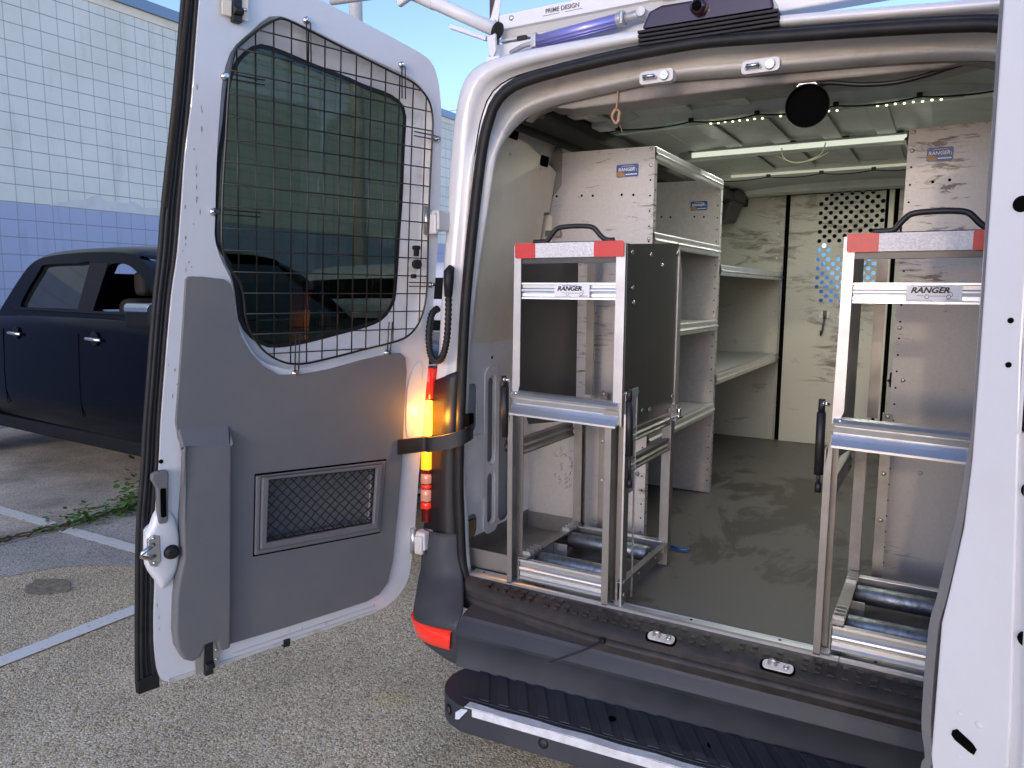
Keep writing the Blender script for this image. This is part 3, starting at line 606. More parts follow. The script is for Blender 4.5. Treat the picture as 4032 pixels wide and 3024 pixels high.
# floor, metal edge strip, tread plate
b = MB(); b.box(-.895, .895, .032, 3.9, .60, .698); b.build('floor', 'van_floor', VAN)
b = MB(); pr = [(-.006, .694), (-.006, .704), (.000, .7075), (.010, .7075), (.012, .7045), (.030, .7040), (.032, .706), (.036, .706), (.038, .700), (.038, .694)]
for x0, x1 in ((-.79, .374), (.376, .80)):
    b.add([(x0, y, z) for y, z in pr]+[(x1, y, z) for y, z in pr], [(i, (i+1) % len(pr), len(pr)+(i+1) % len(pr), len(pr)+i) for i in range(len(pr))]+[tuple(range(len(pr))), tuple(range(len(pr)*2-1, len(pr)-1, -1))])
sil = b.build('sill_strip', 'bright_alu', VAN)
b = MB()
for x in (-.75, -.52, -.28, -.03, .22, .46, .70): b.disc((x, .024, .7042), (0, 0, 1), .0042, 8, .0008)
b.build('screw', 'dark', sil)
def kx(z): return max(0., (.66-z))*.42
def bumper_sweep(pr, x0, x1, n=24):
    out = []
    for i in range(n+1):
        x = x0+(x1-x0)*i/n; out.append([(x, y+kx(z)*(x+.5), z) for y, z in pr])
    return out
b = MB(); b.smooth = True; pr = [(.0, .60), (-.004, .696), (-.02, .696), (-.08, .688), (-.125, .676), (-.145, .655), (-.150, .632), (-.165, .626), (-.17, .60)]
def taper(rows, x0, x1):
    out = []
    for i, r in enumerate(rows):
        x = x0+(x1-x0)*i/(len(rows)-1); k_ = min(1, max(.42, .42+(x+.80)*1.15)); out.append([(a, c*k_, e) for a, c, e in r])
    return out
for seg_ in ([(.0, .60), (-.004, .6955)], [(-.004, .6955), (-.02, .6955), (-.06, .686), (-.085, .672), (-.095, .658)], [(-.095, .658), (-.098, .642)], [(-.098, .642), (-.108, .638), (-.112, .628)], [(-.112, .628), (-.113, .600)]):
    b.loft(taper(bumper_sweep(seg_, -.795, .82, 40), -.795, .82), False)
b.build('sill_cover', 'dark_tread', VAN, weld=False)
random.seed(5); b = MB()
for i in range(46):
    x = -.70+i*.033
    if .0 < ((x+.2) % .62) < .0: continue
    for j in range(3):
        if random.random() < .75: y = -.026-j*.020; z = .6955-max(0, -y-.02)*.24; b.box(x, x+.016, y-.008, y+.006, z-.002, z+.0018)
b.build('anti_slip_pad', 'dark_tread', VAN)
for x in (-.085, .235):                                    # lower latch strikers set into the sill cover
    b = MB(); b.prism(rrect(x-.045, x+.045, -.099, -.066, .014), lambda a, c, t: Vector((a, c, .6755+t+(c+.08)*.45)), .0, .0035); o = b.build('striker_recess', 'dark', VAN)
    b = MB(); b.prism(rrect(x-.038, x+.040, -.095, -.070, .011), lambda a, c, t: Vector((a, c, .6765+t+(c+.08)*.45)), .003, .006); b.build('striker_plate', 'jamb_paint', o)
    b = MB(); b.tube([(x-.022, -.082, .681), (x-.018, -.087, .695), (x-.006, -.089, .696), (x-.004, -.082, .681)], .0045, 8); b.dome((x+.022, -.083, .682), (0, -.4, 1), .008); b.build('striker', 'zinc', o)
# bumper
b = MB(); b.smooth = True
for seg_ in ([(-.02, .630), (-.08, .616), (-.112, .606)], [(-.112, .606), (-.118, .596)], [(-.118, .596), (-.136, .574), (-.144, .562)], [(-.144, .562), (-.142, .552)], [(-.142, .552), (-.132, .53), (-.128, .50), (-.128, .47), (-.132, .446)]):
    b.loft(bumper_sweep(seg_, -.745, .83, 40), False)
bp_ = b.build('bumper', 'bumper_plastic', VAN, weld=False)
def corner(s):
    lv = [(.435, [(-.99,.12),(-.985,.03),(-.965,-.02),(-.91,-.07),(-.83,-.11),(-.747,-.13)]), (.465, [(-1.005,.12),(-1.0,.02),(-.975,-.04),(-.92,-.10),(-.84,-.125),(-.747,-.135)]), (.54, [(-1.02,.12),(-1.015,0),(-.985,-.065),(-.93,-.125),(-.85,-.145),(-.747,-.142)]), (.578, [(-1.018,.12),(-1.01,-.005),(-.98,-.065),(-.925,-.115),(-.85,-.140),(-.747,-.142)]), (.618, [(-1.015,.12),(-1.005,-.005),(-.972,-.06),(-.915,-.11),(-.845,-.12),(-.747,-.112)]), (.655, [(-1.01,.12),(-1.0,-.005),(-.967,-.05),(-.915,-.085),(-.845,-.095),(-.775,-.065)]), (.70, [(-1.005,.12),(-.995,0),(-.96,-.04),(-.91,-.058),(-.855,-.058),(-.80,-.032)]), (.76, [(-1.005,.12),(-.995,0),(-.96,-.035),(-.915,-.05),(-.865,-.045),(-.828,-.018)]), (.835, [(-.995,.12),(-.985,.0),(-.955,-.03),(-.91,-.038),(-.865,-.030),(-.835,-.01)])]
    b = MB(); b.smooth = True
    rg = []
    for z, P in lv: rg.append([(s*p.x, p.y, z) for p in bez(P, 5)])
    m = []; k = len(rg[0])
    for j in range(k):
        m.append(bez([r[j] for r in rg], 3))
    b.loft([[tuple(m[j][i]) for j in range(k)] for i in range(len(m[0]))], False)
    b.add([tuple(m[j][0]) for j in range(k)]+[(s*-.80, .12, .425)], [list(range(k+1))])
    o = b.build('bumper_corner', 'bumper_plastic', VAN)
    md = o.modifiers.new('thick', 'SOLIDIFY'); md.thickness = .004; md.offset = -1
    # reflector
    P1 = bez([(-1.010,.02,0.458),(-1.004,-.02,0.462),(-.978,-.052,0.470),(-.926,-.106,0.480),(-.852,-.138,0.488),(-.770,-.146,0.493)], 4)
    P2 = bez([(-1.0175,.03,0.524),(-1.0155,.000,0.526),(-.988,-.066,0.534),(-.933,-.122,0.544),(-.855,-.150,0.552),(-.762,-.150,0.557)], 4)
    b = MB(); b.smooth = True; off = [(-.003, -.004)]*len(P1)
    A1 = [(s*(p.x-.004), p.y-.005, p.z) for p in P1]; A2 = [(s*(p.x-.004), p.y-.005, p.z) for p in P2]; B1 = [(s*p.x, p.y+.004, p.z-.001) for p in P1]; B2 = [(s*p.x, p.y+.004, p.z+.001) for p in P2]
    b.loft([B1, A1, A2, B2], False); b.build('reflector', 'lens_red', o)
corner(1); corner(-1)
# step: rounded plank with tread
def stepf(a, c, t): return Vector((a, c+.075*(a+.5), t))
ol = [tuple(p) for p in bez([(-.66,-.085),(-.705,-.12),(-.725,-.18),(-.71,-.25),(-.665,-.305),(-.60,-.335)], 6)]+[(.9, -.335), (.9, -.07), (-.62, -.07)]
b = MB(); b.prism(ol, stepf, .365, .447); stp = b.build('step', 'bumper_plastic', VAN, bevel=.014, seg=4)
b = MB()
for i in range(26):                                        # raised chevron ribs
    x = -.66+i*.064; b.prism([(x+.0, -.132), (x+.034, -.132), (x+.124, -.282), (x+.090, -.282)], stepf, .447, .4515)
b.prism([(-.62, -.118), (.9, -.118), (.9, -.110), (-.62, -.110)], stepf, .447, .450); b.prism([(-.62, -.292), (.9, -.292), (.9, -.286), (-.62, -.286)], stepf, .447, .450)
b.build('tread_rib', 'bumper_plastic', stp, bevel=.0018)
b = MB()
for x in (-.535, -.19, .09, .40): b.disc(stepf(x, -.20, .4465), (0, 0, 1), .012, 12, .003)
b.build('rubber_plug', 'dark', stp)
b = MB()
for x, z in ((-.655, .41), (-.335, .405), (.05, .405)):
    c = stepf(x, -.333 if x > -.6 else -.312, z); b.dome(c, (0 if x > -.6 else -.6, -1, 0), .017, 14, .008)
b.build('parking_sensor', 'black_plastic', stp)
random.seed(11); b = MB(); L, R = [], []
for i in range(40):
    x = -.585+i*1.45/39; L.append((x, -.337+.003*sin(i*.9))); R.append((x, -.309+.0025*sin(i*1.3+1)))
b.prism(L+R[::-1], stepf, .4475, .4505)
for i in range(20): x = -.56+i*.07; b.prism([(x, -.3375), (x+.0705, -.3375), (x+.0705, -.3345), (x, -.3345)], stepf, .425, .449)
b.add([stepf(-.585, -.325, .448), stepf(-.61, -.345, .430), stepf(-.605, -.355, .415), stepf(-.592, -.356, .418), stepf(-.575, -.338, .440)], [(0,1,2,3,4)])
o = b.build('edge_tape', 'tape_white', stp)
# tail lights on the corners
for s in (1, -1):
    z0, z1 = .855, 1.405
    def tl(z): return -.934-.014*(1.405-z)/.55, -.998+.02*(z-z0)
    b = MB(); R_ = []
    def slab(za, zb, out, mt, nm, par, lit=False):
        b = MB(); b.smooth = True; rg = []
        for z in (za, za+.004, (za+zb)/2, zb-.004, zb):
            e = .004 if z in (za, zb) else 0
            xi, xo = tl(z); rg.append([(s*(xi-e), .03, z), (s*(xi-e*.5), -.015-out+e, z), (s*(xi-.006), -.026-out+e, z), (s*(xi-.03), -.030-out+e, z), (s*(xo+.02), -.018-out+e, z), (s*(xo-.004-out+e), .006, z), (s*(xo-.004-out+e), .09, z)])
        b.loft(rg, False); b.add(rg[0], [list(range(7))]); b.add(rg[-1], [list(range(7))[::-1]]); return b.build(nm, mt, par)
    H = slab(z0, z1, -.004, 'lens_dark_red', 'tail_light', VAN)
    H['label'] = 'lit amber and red tail light' if s == 1 else 'red tail light'
    slab(1.292, 1.400, .002, 'lens_red', 'red_lens', H)
    slab(1.165, 1.288, .003, 'lens_amber' if s == 1 else 'lens_amber_dim', 'turn_signal', H)
    slab(1.045, 1.135, .002, 'lens_amber_dim', 'amber_lens', H)
    slab(.995, 1.030, .002, 'lens_clear', 'reverse_lens', H); slab(.932, .975, .002, 'lens_clear', 'fog_lens', H); slab(.978, .992, .001, 'lens_red', 'red_lens', H); slab(.905, .929, .001, 'lens_red', 'red_lens', H)
    for z in (.80, 1.885):                                  # hinges
        b = MB(); xx = -.962 if z < 1 else -.895; b.box(s*xx-.024, s*xx+.024, -.062, .0, z-.032, z+.032); b.box(s*xx-.018, s*xx+.018, -.07, -.05, z-.045, z+.02)
        h = b.build('door_hinge', 'jamb_paint', VAN, bevel=.006)
        b = MB()
        for q in (-.014, .014): b.dome((s*xx+.012, -.0625, z+q), (0, -1, 0), .008, 8)
        b.cyl((s*xx-.022, -.065, z-.045), (s*xx-.022, -.065, z+.045), .011); b.build('hinge_pin', 'zinc', h)
# amber bulb light
pl = bpy.data.lights.new('turn_signal_bulb', 'POINT'); pl.energy = .5; pl.color = (1, .38, .04); pl.shadow_soft_size = .02; po = bpy.data.objects.new('turn_signal_bulb', pl); COL.objects.link(po); po.location = (-.883, -.050, 1.235)
# wiring hose on the left pillar
b = MB(); pts = bez([(-.852,-.030,1.71),(-.851,-.036,1.66),(-.853,-.036,1.58),(-.858,-.038,1.50),(-.872,-.042,1.445),(-.895,-.046,1.428),(-.918,-.046,1.45),(-.926,-.044,1.51),(-.925,-.03,1.58),(-.92,-.0,1.60)], 16)
b.tube([tuple(p) for p in pts], .01, 10, rs=[.0125 if i % 3 else .0095 for i in range(len(pts))]); b.tube([(-.850,-.022,1.735),(-.850,-.036,1.72),(-.850,-.038,1.69),(-.851,-.038,1.64)], .016, 12, rs=[.012,.0175,.017,.013]); b.build('wiring_hose', 'black_rubber', VAN)
# check strap from door to pillar
def D(u, v, o=0.):
    U = Vector((-.29, -.957, 0)); N_ = Vector((.957, -.29, 0)); return Vector((-1.02, -.09, .58))+U*u+(N_*.07+Vector((0, 0, 1)))*v+N_*o
b = MB()
sp_ = bez([tuple(D(.045, .566, .016)), tuple(D(0, .565, .020)), tuple(D(-.05, .566, .036)), (-.90, -.085, 1.152), (-.84, -.075, 1.165), (-.795, -.055, 1.180), (-.778, -.028, 1.192), (-.780, .0, 1.197)], 6)
hs = [.025]*len(sp_)
b.loft([[tuple(p+Vector((0, 0, h*k))+Vector((o*.7, -o*.7, 0))) for p, h in zip(sp_, hs)] for k, o in ((-1, 0), (-1, .006), (1, .006), (1, 0), (-1, 0))], False)
b.build('check_strap', 'black_plastic', VAN)
b = MB(); b.prism(rect(-.80, -.782, 1.21, 1.255), XZ, -.02, .01); b.build('strap_bracket', 'dark', VAN, bevel=.003)
# high brake light with camera
def top_z(x): return 2.362-.04*max(0, x+.05)
b = MB(); b.smooth = False
b.prism([(-.215, 2.372), (-.195, 2.415), (-.16, 2.425), (.10, 2.418), (.125, 2.405), (.135, 2.366)], XZ, -.028, .07); BR = b.build('brake_light', 'brake_red', VAN, bevel=.008, seg=3)
b = MB()
for i in range(4): z = 2.369-i*.010; b.prism([(-.225, z-.008), (-.225, z), (.145, z-.006), (.145, z-.014)], XZ, -.030+i*.003, .03)
b.build('rubber_gasket', 'black_rubber', BR, bevel=.002)
b = MB(); b.smooth = True; b.tube([(-.055, -.02, 2.40), (-.055, -.045, 2.398), (-.055, -.052, 2.397)], .02, 16, rs=[.021, .021, .016]); cm = b.build('camera_housing', 'brake_red', BR)
b = MB(); b.dome((-.055, -.052, 2.397), (0, -1, -.1), .013, 14, .006); b.build('camera_lens', 'dark', cm)
# upper strikers
for x in (-.18, .10):
    b = MB(); z = 2.256-.01*(x > 0); b.prism(rrect(x-.048, x+.048, z-.022, z+.012, .01), XZ, .004, .03); o = b.build('upper_striker', 'jamb_paint', VAN, bevel=.004)
    b = MB(); b.tube([(x-.035, .004, z-.008), (x-.03, -.012, z-.006), (x-.002, -.012, z-.006), (x, .004, z-.008)], .005, 8); b.tube([(x+.025, .004, z-.006), (x+.025, -.004, z-.006)], .012, 14, rs=[.014, .011]); b.build('striker_loop', 'chrome', o)
# underside and rear wheels
b = MB(); b.box(-.9, .9, .25, 5.2, .38, .60); b.build('chassis', 'dark', VAN)
for x in (-.86, .86):
    for y in (.95+.35, 4.75):
        b = MB(); b.smooth = True; b.tube([(x-.11, y, .34), (x-.09, y, .34), (x+.09, y, .34), (x+.11, y, .34)], .34, 32, rs=[.31, .34, .34, .31]); wh = b.build('wheel', 'tyre', VAN)
        b = MB(); b.smooth = True; q = .112 if x > 0 else -.112; b.tube([(x+q*.2, y, .34), (x+q, y, .34), (x+q*1.05, y, .34)], .2, 24, rs=[.21, .20, .12]); b.build('rim', 'zinc', wh)

# ------------------------------------------------------------------ left rear door (D(u, v, o): u from hinge to free edge, v up, o towards the inside)
GLASS = [(.486,1.734),(.425,1.731),(.334,1.716),(.236,1.703),(.159,1.689),(.077,1.68),(.031,1.661),(.01,1.628),(.012,1.532),(.015,1.368),(.021,1.255),(.024,1.17),(.03,1.062),(.039,1.035),(.064,.997),(.101,.974),(.163,.957),(.252,.939),(.336,.922),(.391,.914),(.443,.911),(.474,.915),(.509,.934),(.538,.963),(.555,.997),(.560,1.048),(.567,1.098),(.583,1.148),(.602,1.18),(.617,1.2),(.622,1.232),(.619,1.277),(.613,1.356),(.605,1.434),(.592,1.513),(.583,1.591),(.574,1.638),(.553,1.68),(.524,1.712)]
GUARD = [(.58,1.679),(.558,1.709),(.504,1.76),(.466,1.786),(.445,1.792),(.401,1.786),(.309,1.767),(.211,1.747),(.105,1.726),(.033,1.712),(-.008,1.692),(-.039,1.662),(-.053,1.614),(-.053,1.535),(-.051,1.441),(-.05,1.323),(-.051,1.25),(-.053,1.117),(-.049,1.046),(-.034,.991),(-.008,.953),(.03,.927),(.094,.911),(.186,.896),(.274,.88),(.368,.866),(.411,.866),(.442,.872),(.478,.889),(.512,.917),(.546,.97),(.557,1.012),(.562,1.062),(.577,1.107),(.605,1.142),(.618,1.194),(.619,1.24),(.614,1.352),(.605,1.467),(.6,1.543),(.593,1.619)]
RECESS = [(.603,1.623),(.580,1.69),(.533,1.742),(.485,1.790),(.453,1.802),(.409,1.800),(.298,1.779),(.146,1.750),(.036,1.730),(-.02,1.705),(-.055,1.66),(-.066,1.60),(-.066,1.5),(-.064,1.277),(-.064,1.117),(-.062,1.03),(-.04,.965),(.01,.92),(.09,.895),(.233,.871),(.4,.849),(.453,.857),(.503,.877),(.533,.912),(.556,.951),(.572,.998),(.580,1.062),(.590,1.107),(.614,1.155),(.631,1.212),(.629,1.274),(.622,1.431),(.612,1.547)]
TRIM = [(.711,1.105),(.704,1.112),(.67,1.112),(.612,1.106),(.594,1.093),(.586,1.066),(.581,1.016),(.568,.952),(.54,.904),(.506,.866),(.458,.836),(.379,.833),(.296,.842),(.179,.864),(.087,.877),(.041,.878),(.021,.863),(.014,.815),(.018,.675),(.022,.502),(.031,.363),(.037,.291),(.047,.17),(.065,.094),(.099,.06),(.146,.049),(.274,.048),(.451,.049),(.61,.053),(.650,.053),(.656,.088),(.688,.088),(.703,.055),(.725,.048),(.748,.063),(.765,.105),(.769,.152),(.764,.252),(.756,.305),(.743,.361),(.743,.469),(.733,.568),(.729,.66),(.739,.685),(.745,.731),(.734,.843),(.722,.975)]
WHITE = [(.645,1.92),(.66,1.789),(.671,1.68),(.686,1.533),(.703,1.419),(.713,1.306),(.727,1.168),(.744,1.062),(.763,.888),(.778,.734),(.786,.621),(.797,.512),(.802,.47),(.826,.45),(.829,.429),(.829,.35),(.806,.315),(.811,.201),(.812,.1),(.805,.03),(.79,.0),(.754,-.010),(.633,-.014),(.446,-.008),(.268,-.010),(.138,-.006),(.077,-.002),(.014,.026),(-.027,.078),(-.042,.176),(-.051,.3),(-.056,.423),(-.060,.488),(-.068,.606),(-.076,.751),(-.083,.836),(-.092,1.006),(-.101,1.173),(-.104,1.282),(-.104,1.40),(-.104,1.521),(-.097,1.661),(-.079,1.745),(-.054,1.785),(-.018,1.803),(.067,1.822),(.175,1.843),(.275,1.862),(.40,1.885),(.55,1.915)]
POCK_O = [(.530,.549),(.089,.526),(.105,.285),(.536,.310)]
POCK_I = [(.494,.533),(.128,.508),(.137,.323),(.502,.342)]
def polar(loop, c, n=96):
    out = []
    for k in range(n):
        a = 2*pi*k/n; dx, dy = cos(a), sin(a); best = 0
        for i in range(len(loop)):
            x1, y1 = loop[i-1][0]-c[0], loop[i-1][1]-c[1]; x2, y2 = loop[i][0]-c[0], loop[i][1]-c[1]
            ex, ey = x2-x1, y2-y1; den = dx*ey-dy*ex
            if abs(den) < 1e-12: continue
            t = (x1*ey-y1*ex)/den; s = (x1*dy-y1*dx)/den
            if t > best and -1e-6 <= s <= 1+1e-6: best = t
        out.append((c[0]+dx*best, c[1]+dy*best))
    return out
CEN = (.29, 1.34)
def T2(l): return [tuple(p) for p in l]
gl = polar(T2(bez(GLASS, 4, True)), CEN); rc = polar(T2(bez(RECESS, 4, True)), CEN)
def mixl(a, b_, f): return [(p[0]+(q[0]-p[0])*f, p[1]+(q[1]-p[1])*f) for p, q in zip(a, b_)]
WS = T2(bez(WHITE, 3, True))
def build_door(F, left=True):
    dr = MB(); dr.m = 0; dr.prism(WS, F, -.012, 0, [rc, POCK_I])
    DR = dr.build('rear_door', ['white_paint'], VAN, bevel=.005, seg=3)
    DR['label'] = 'open rear door seen from inside, with grey trim and wire window guard' if left else 'open rear door seen along its closing edge'
    # outer skin: a little larger, dished at the rim
    big = inset(T2(bez([q for q in WHITE if q[0] < .8125 or q[1] > .6], 3, True)), -.013)
    b = MB(); b.prism(big, F, -.052, -.040, [gl]); b.build('outer_skin', 'white_paint', DR, bevel=.004)
    b = MB(); b.smooth = True
    sm = inset(WS, .004); b.loft([[F(x, y, -.012) for x, y in sm], [F(x, y, -.040) for x, y in inset(WS, .002)]]); b.build('door_side', 'white_paint', DR)
    b = MB(); b.smooth = True
    b.loft([[F(x, y, o) for x, y in L] for L, o in ((rc, -.001), (mixl(rc, gl, .07), -.006), (mixl(rc, gl, .16), -.018), (mixl(rc, gl, .35), -.026), (mixl(rc, gl, .8), -.034), (gl, -.0405))]); b.build('window_recess', 'jamb_paint', DR)
    b = MB(); b.prism(gl, F, -.0475, -.0425); b.build('glass', 'tinted_glass', DR)
    g2 = inset(gl, .011); b = MB(); b.prism(gl, F, -.0415, -.0385, [g2]); b.build('glass_edge', 'black_rubber', DR)
    # seal along the free edge, curling round the bottom
    fe = [(.645,1.92),(.66,1.789),(.686,1.533),(.713,1.306),(.727,1.168),(.744,1.062),(.763,.888),(.778,.734),(.786,.621),(.797,.512),(.803,.44),(.806,.315),(.811,.201),(.812,.1),(.806,.02)]
    fo = [(.683,1.92),(.694,1.789),(.722,1.533),(.752,1.306),(.766,1.168),(.783,1.03),(.800,.858),(.814,.72),(.824,.60),(.835,.50),(.842,.40),(.847,.28),(.852,.15),(.855,.024),(.854,-.02)]
    b = MB(); b.prism(T2(bez(fe, 3))+T2(bez(fo, 3))[::-1], F, -.036, -.014)
    a1 = bez(fe, 3); a2 = bez(fo, 3)
    for f, o, r in ((.10, -.012, .006), (.42, -.016, .0045), (.70, -.015, .006), (.93, -.020, .008)): b.tube([F(p.x+(q.x-p.x)*f, p.y+(q.y-p.y)*f, o) for p, q in zip(a1, a2)], r, 6)
    b.prism([(.80, .03), (.80, -.018), (.854, -.02), (.854, .02)], F, -.038, -.008)
    b.build('door_seal', 'black_rubber', DR, bevel=0)
    b = MB(); n = 150                                    # ribbed gasket high on the seal
    for i in range(n):
        t = i/n; v = 1.9-t*.62; u = .668+.085*t; b.tube([F(u-.006, v, -.010), F(u+.006, v, -.010)], .0019, 5)
    mat('gasket_rib', (.045, .035, .022), .6) if 'gasket_rib' not in MATS else None
    b.build('ribbed_gasket', 'gasket_rib', DR)
    # trim panel
    b = MB(); b.prism(TRIM, F, .0, .012, [POCK_I]); b.build('trim_panel', 'trim_grey', DR, bevel=.006, seg=3)
    rd = [(.735,.662),(.608,.652),(.610,.55),(.615,.2),(.619,.053),(.650,.053),(.656,.088),(.688,.088),(.703,.055),(.725,.048),(.748,.063),(.765,.105),(.769,.152),(.764,.252),(.756,.305),(.743,.361),(.743,.469)]
    b = MB(); b.smooth = False; rdi = inset(rd, .0)
    b.prism(rd, F, .010, .040)
    b.add([F(.735,.662,.040), F(.608,.652,.040), F(.600,.705,.0115), F(.742,.715,.0115)], [(0,1,2,3)]); b.add([F(.735,.662,.040), F(.742,.715,.0115), F(.735,.65,.0115)], [(0,1,2)]); b.add([F(.608,.652,.040), F(.600,.705,.0115), F(.608,.64,.0115)], [(0,1,2)])
    b.build('trim_ridge', 'trim_grey', DR, bevel=.007, seg=3)
    po2 = inset(POCK_O, -.006)
    b = MB(); b.prism(POCK_O, F, .0115, .019, [mixl(POCK_O, POCK_I, .42)]); b.prism(mixl(POCK_O, POCK_I, .44), F, .0115, .026, [POCK_I]); fr_ = b.build('pocket_frame', 'trim_grey', DR, bevel=.004, seg=3)
    b = MB(); b.prism(po2, F, .0122, .0132, [inset(POCK_O, .001)]); b.build('pocket_gap', 'dark', DR)
    b = MB(); b.add([F(x, y, -.036) for x, y in POCK_I], [(0,1,2,3)])
    for i in range(4): p, q = POCK_I[i], POCK_I[(i+1) % 4]; b.add([F(*p, -.036), F(*q, -.036), F(*q, .012), F(*p, .012)], [(0,1,2,3)])
    b.build('pocket', 'trim_grey', DR)
    b = MB(); a, c_, d_, e_ = [Vector(p) for p in POCK_I]
    def Q(s, t): return a.lerp(c_, s).lerp(e_.lerp(d_, s), t)
    nx, ny = 11, 6; rnd = random.Random(4)
    for dirn in (1, -1):
        for k in range(-ny, nx+ny+1):
            pts = []
            for j in range(ny*2+1):
                s = (k+dirn*j/2)/nx; t = j/(ny*2)
                if -.001 <= s <= 1.001: p = Q(s, t); w_ = .0012*sin(j*3.1+k); pts.append(F(p.x+w_, p.y+w_, .012-.012*sin(pi*t)*sin(pi*min(1, max(0, s)))))
            if len(pts) > 1: b.tube(pts, .0018, 5)
    b.tube([F(x, y, .013) for x, y in inset(POCK_I, .003)], .0022, 5, closed=True); b.build('net', 'black_cord', DR)
    # window guard
    G = T2(bez(GUARD, 4, True)); go = .016
    b = MB(); b.tube([F(x, y, go) for x, y in G], .0033, 8, closed=True)
    GR = b.build('window_guard', 'wire_black', DR)
    b = MB(); sp = .0500
    def spans(fixed, vert):
        xs = []
        for i in range(len(G)):
            p, q = G[i-1], G[i]; a1_, b1_ = (p[0], q[0]) if vert else (p[1], q[1])
            if (a1_ > fixed) != (b1_ > fixed):
                t = (fixed-a1_)/(b1_-a1_); xs.append((p[1]+(q[1]-p[1])*t) if vert else (p[0]+(q[0]-p[0])*t))
        xs.sort(); return list(zip(xs[::2], xs[1::2]))
    k = -.0255
    while k < .6:
        for lo_, hi_ in spans(k, True): b.cyl(F(k, lo_-.0, go), F(k, hi_, go), .0021, 6)
        k += sp
    k = .90
    while k < 1.78:
        for lo_, hi_ in spans(k, False): b.cyl(F(lo_, k, go+.003), F(hi_, k, go+.003), .0021, 6)
        k += .0565
    for (u, v, du, dv) in ((.601,1.621,-.10,0),(.374,1.808,0,-.12),(.061,1.756,0,-.10),(-.081,1.561,.10,0),(.635,1.28,-.12,0),(-.079,1.099,.10,0),(.404,.837,0,.12),(.087,.881,0,.10)):
        for q in (-.006, .006): b.tube([F(u, v, .004), F(u+du*.06+(q if du == 0 else 0), v+dv*.06+(q if dv == 0 else 0), .014), F(u+du+(q if du == 0 else 0), v+dv+(q if dv == 0 else 0), .020)], .0019, 6)
        b.add([], [])
    b.build('guard_wire', 'wire_black', DR)
    for (u, v) in ((.601,1.621),(.374,1.808),(.061,1.756),(-.081,1.561),(.635,1.28),(-.079,1.099),(.404,.837),(.087,.881)):
        b = MB(); c0 = F(u, v, 0); nn = F(u, v, 1)-c0; b.tube([c0, c0+nn*.007, c0+nn*.010], .009, 10, rs=[.0105,.0105,.007]); b.tube([c0+nn*.009, c0+nn*.018], .006, 6); b.build('guard_bolt', 'chrome', DR)
    rk = random.Random(31); mat('scuff', (.30, .27, .24), .6) if 'scuff' not in MATS else None
    b = MB()
    for (u0, v0, n_, su, sv) in ((.675, 1.30, 9, .006, .10), (.700, 1.18, 8, .008, .05), (.745, .80, 6, .005, .05), (.66, 1.52, 4, .01, .05), (.60, .86, 2, .01, .02), (.30, .02, 6, .12, .004), (.80, .25, 4, .004, .05)):
        for i in range(n_):
            u, v = u0+rk.gauss(0, su), v0+rk.gauss(0, sv); w_, h_ = rk.uniform(.0008, .003), rk.uniform(.002, .011)
            b.prism([(u-w_, v), (u-w_*.3, v+h_), (u+w_*.8, v+h_*.5), (u+w_*.5, v-h_*.6)], F, .0002, .0007)
    b.build('scuff_mark', 'scuff', DR)
    # guard lock: black clips and a thin ring
    b = MB(); b.prism(rrect(-.016,.008,1.208,1.222,.004), F, .012, .024); b.prism(rrect(-.012,.002,1.188,1.21,.004), F, .012, .024); b.prism(rrect(-.004,.010,1.118,1.132,.004), F, .012, .024)
    b.tube([F(-.006,1.163,.014), F(-.006,1.163,.028)], .0155, 16); b.build('guard_lock', 'black_plastic', DR, bevel=.001)
    b = MB(); b.tube([F(.012+.017*cos(t), 1.16+.022*sin(t), .026) for t in [i*2*pi/20 for i in range(20)]], .0011, 5, closed=True); b.build('ring', 'zinc', DR)
    # latch hardware
    bo = T2(bez([(.800,.495),(.775,.50),(.752,.475),(.742,.43),(.741,.37),(.748,.32),(.765,.285),(.788,.272),(.806,.30),(.828,.345),(.830,.39),(.829,.435),(.815,.462)], 4, True)); scl = lambda P, k: [(.787+(x-.787)*k, .386+(y-.386)*k) for x, y in P]
    b = MB(); b.smooth = True; b.loft([[F(x, y, -.004) for x, y in bo], [F(x, y, .004) for x, y in scl(bo, .97)], [F(x, y, .014) for x, y in scl(bo, .86)], [F(x, y, .018) for x, y in scl(bo, .70)]]); b.add([F(x, y, .018) for x, y in scl(bo, .70)], [list(range(len(bo)))]); lh = b.build('latch_boss', 'white_paint', DR)
    b = MB(); b.prism([(.808,.345),(.822,.352),(.827,.37),(.827,.425),(.815,.437),(.797,.43),(.795,.36)], F, .010, .021); b.build('latch_plate', 'zinc', DR, bevel=.002)
    n0 = F(0,0,1)-F(0,0,0)
    b = MB(); b.tube([F(.812,.41,.020), F(.826,.408,.034), F(.846,.398,.036), F(.848,.388,.034), F(.826,.375,.030), F(.810,.378,.020)], .0055, 8); b.dome(F(.813,.427,.021), n0, .005); b.dome(F(.812,.358,.021), n0, .005); b.build('latch_hook', 'chrome', DR)
    b = MB(); c0 = F(.768,.378,.012); b.tube([c0, c0+n0*.006, c0+n0*.018, c0+n0*.022], .02, 20, rs=[.0215,.0205,.017,.010]); b.build('rubber_buffer', 'black_rubber', DR)
    b = MB(); b.prism([(.800,.606),(.772,.606),(.770,.595),(.774,.47),(.778,.462),(.796,.462),(.799,.47),(.800,.56),(.812,.585),(.812,.60)], F, .002, .022); hd = b.build('release_handle', 'trim_grey', DR, bevel=.005, seg=3)
    b = MB(); b.prism(rrect(.779,.793,.48,.56,.005), F, .022, .0235); b.build('handle_groove', 'dark', hd)
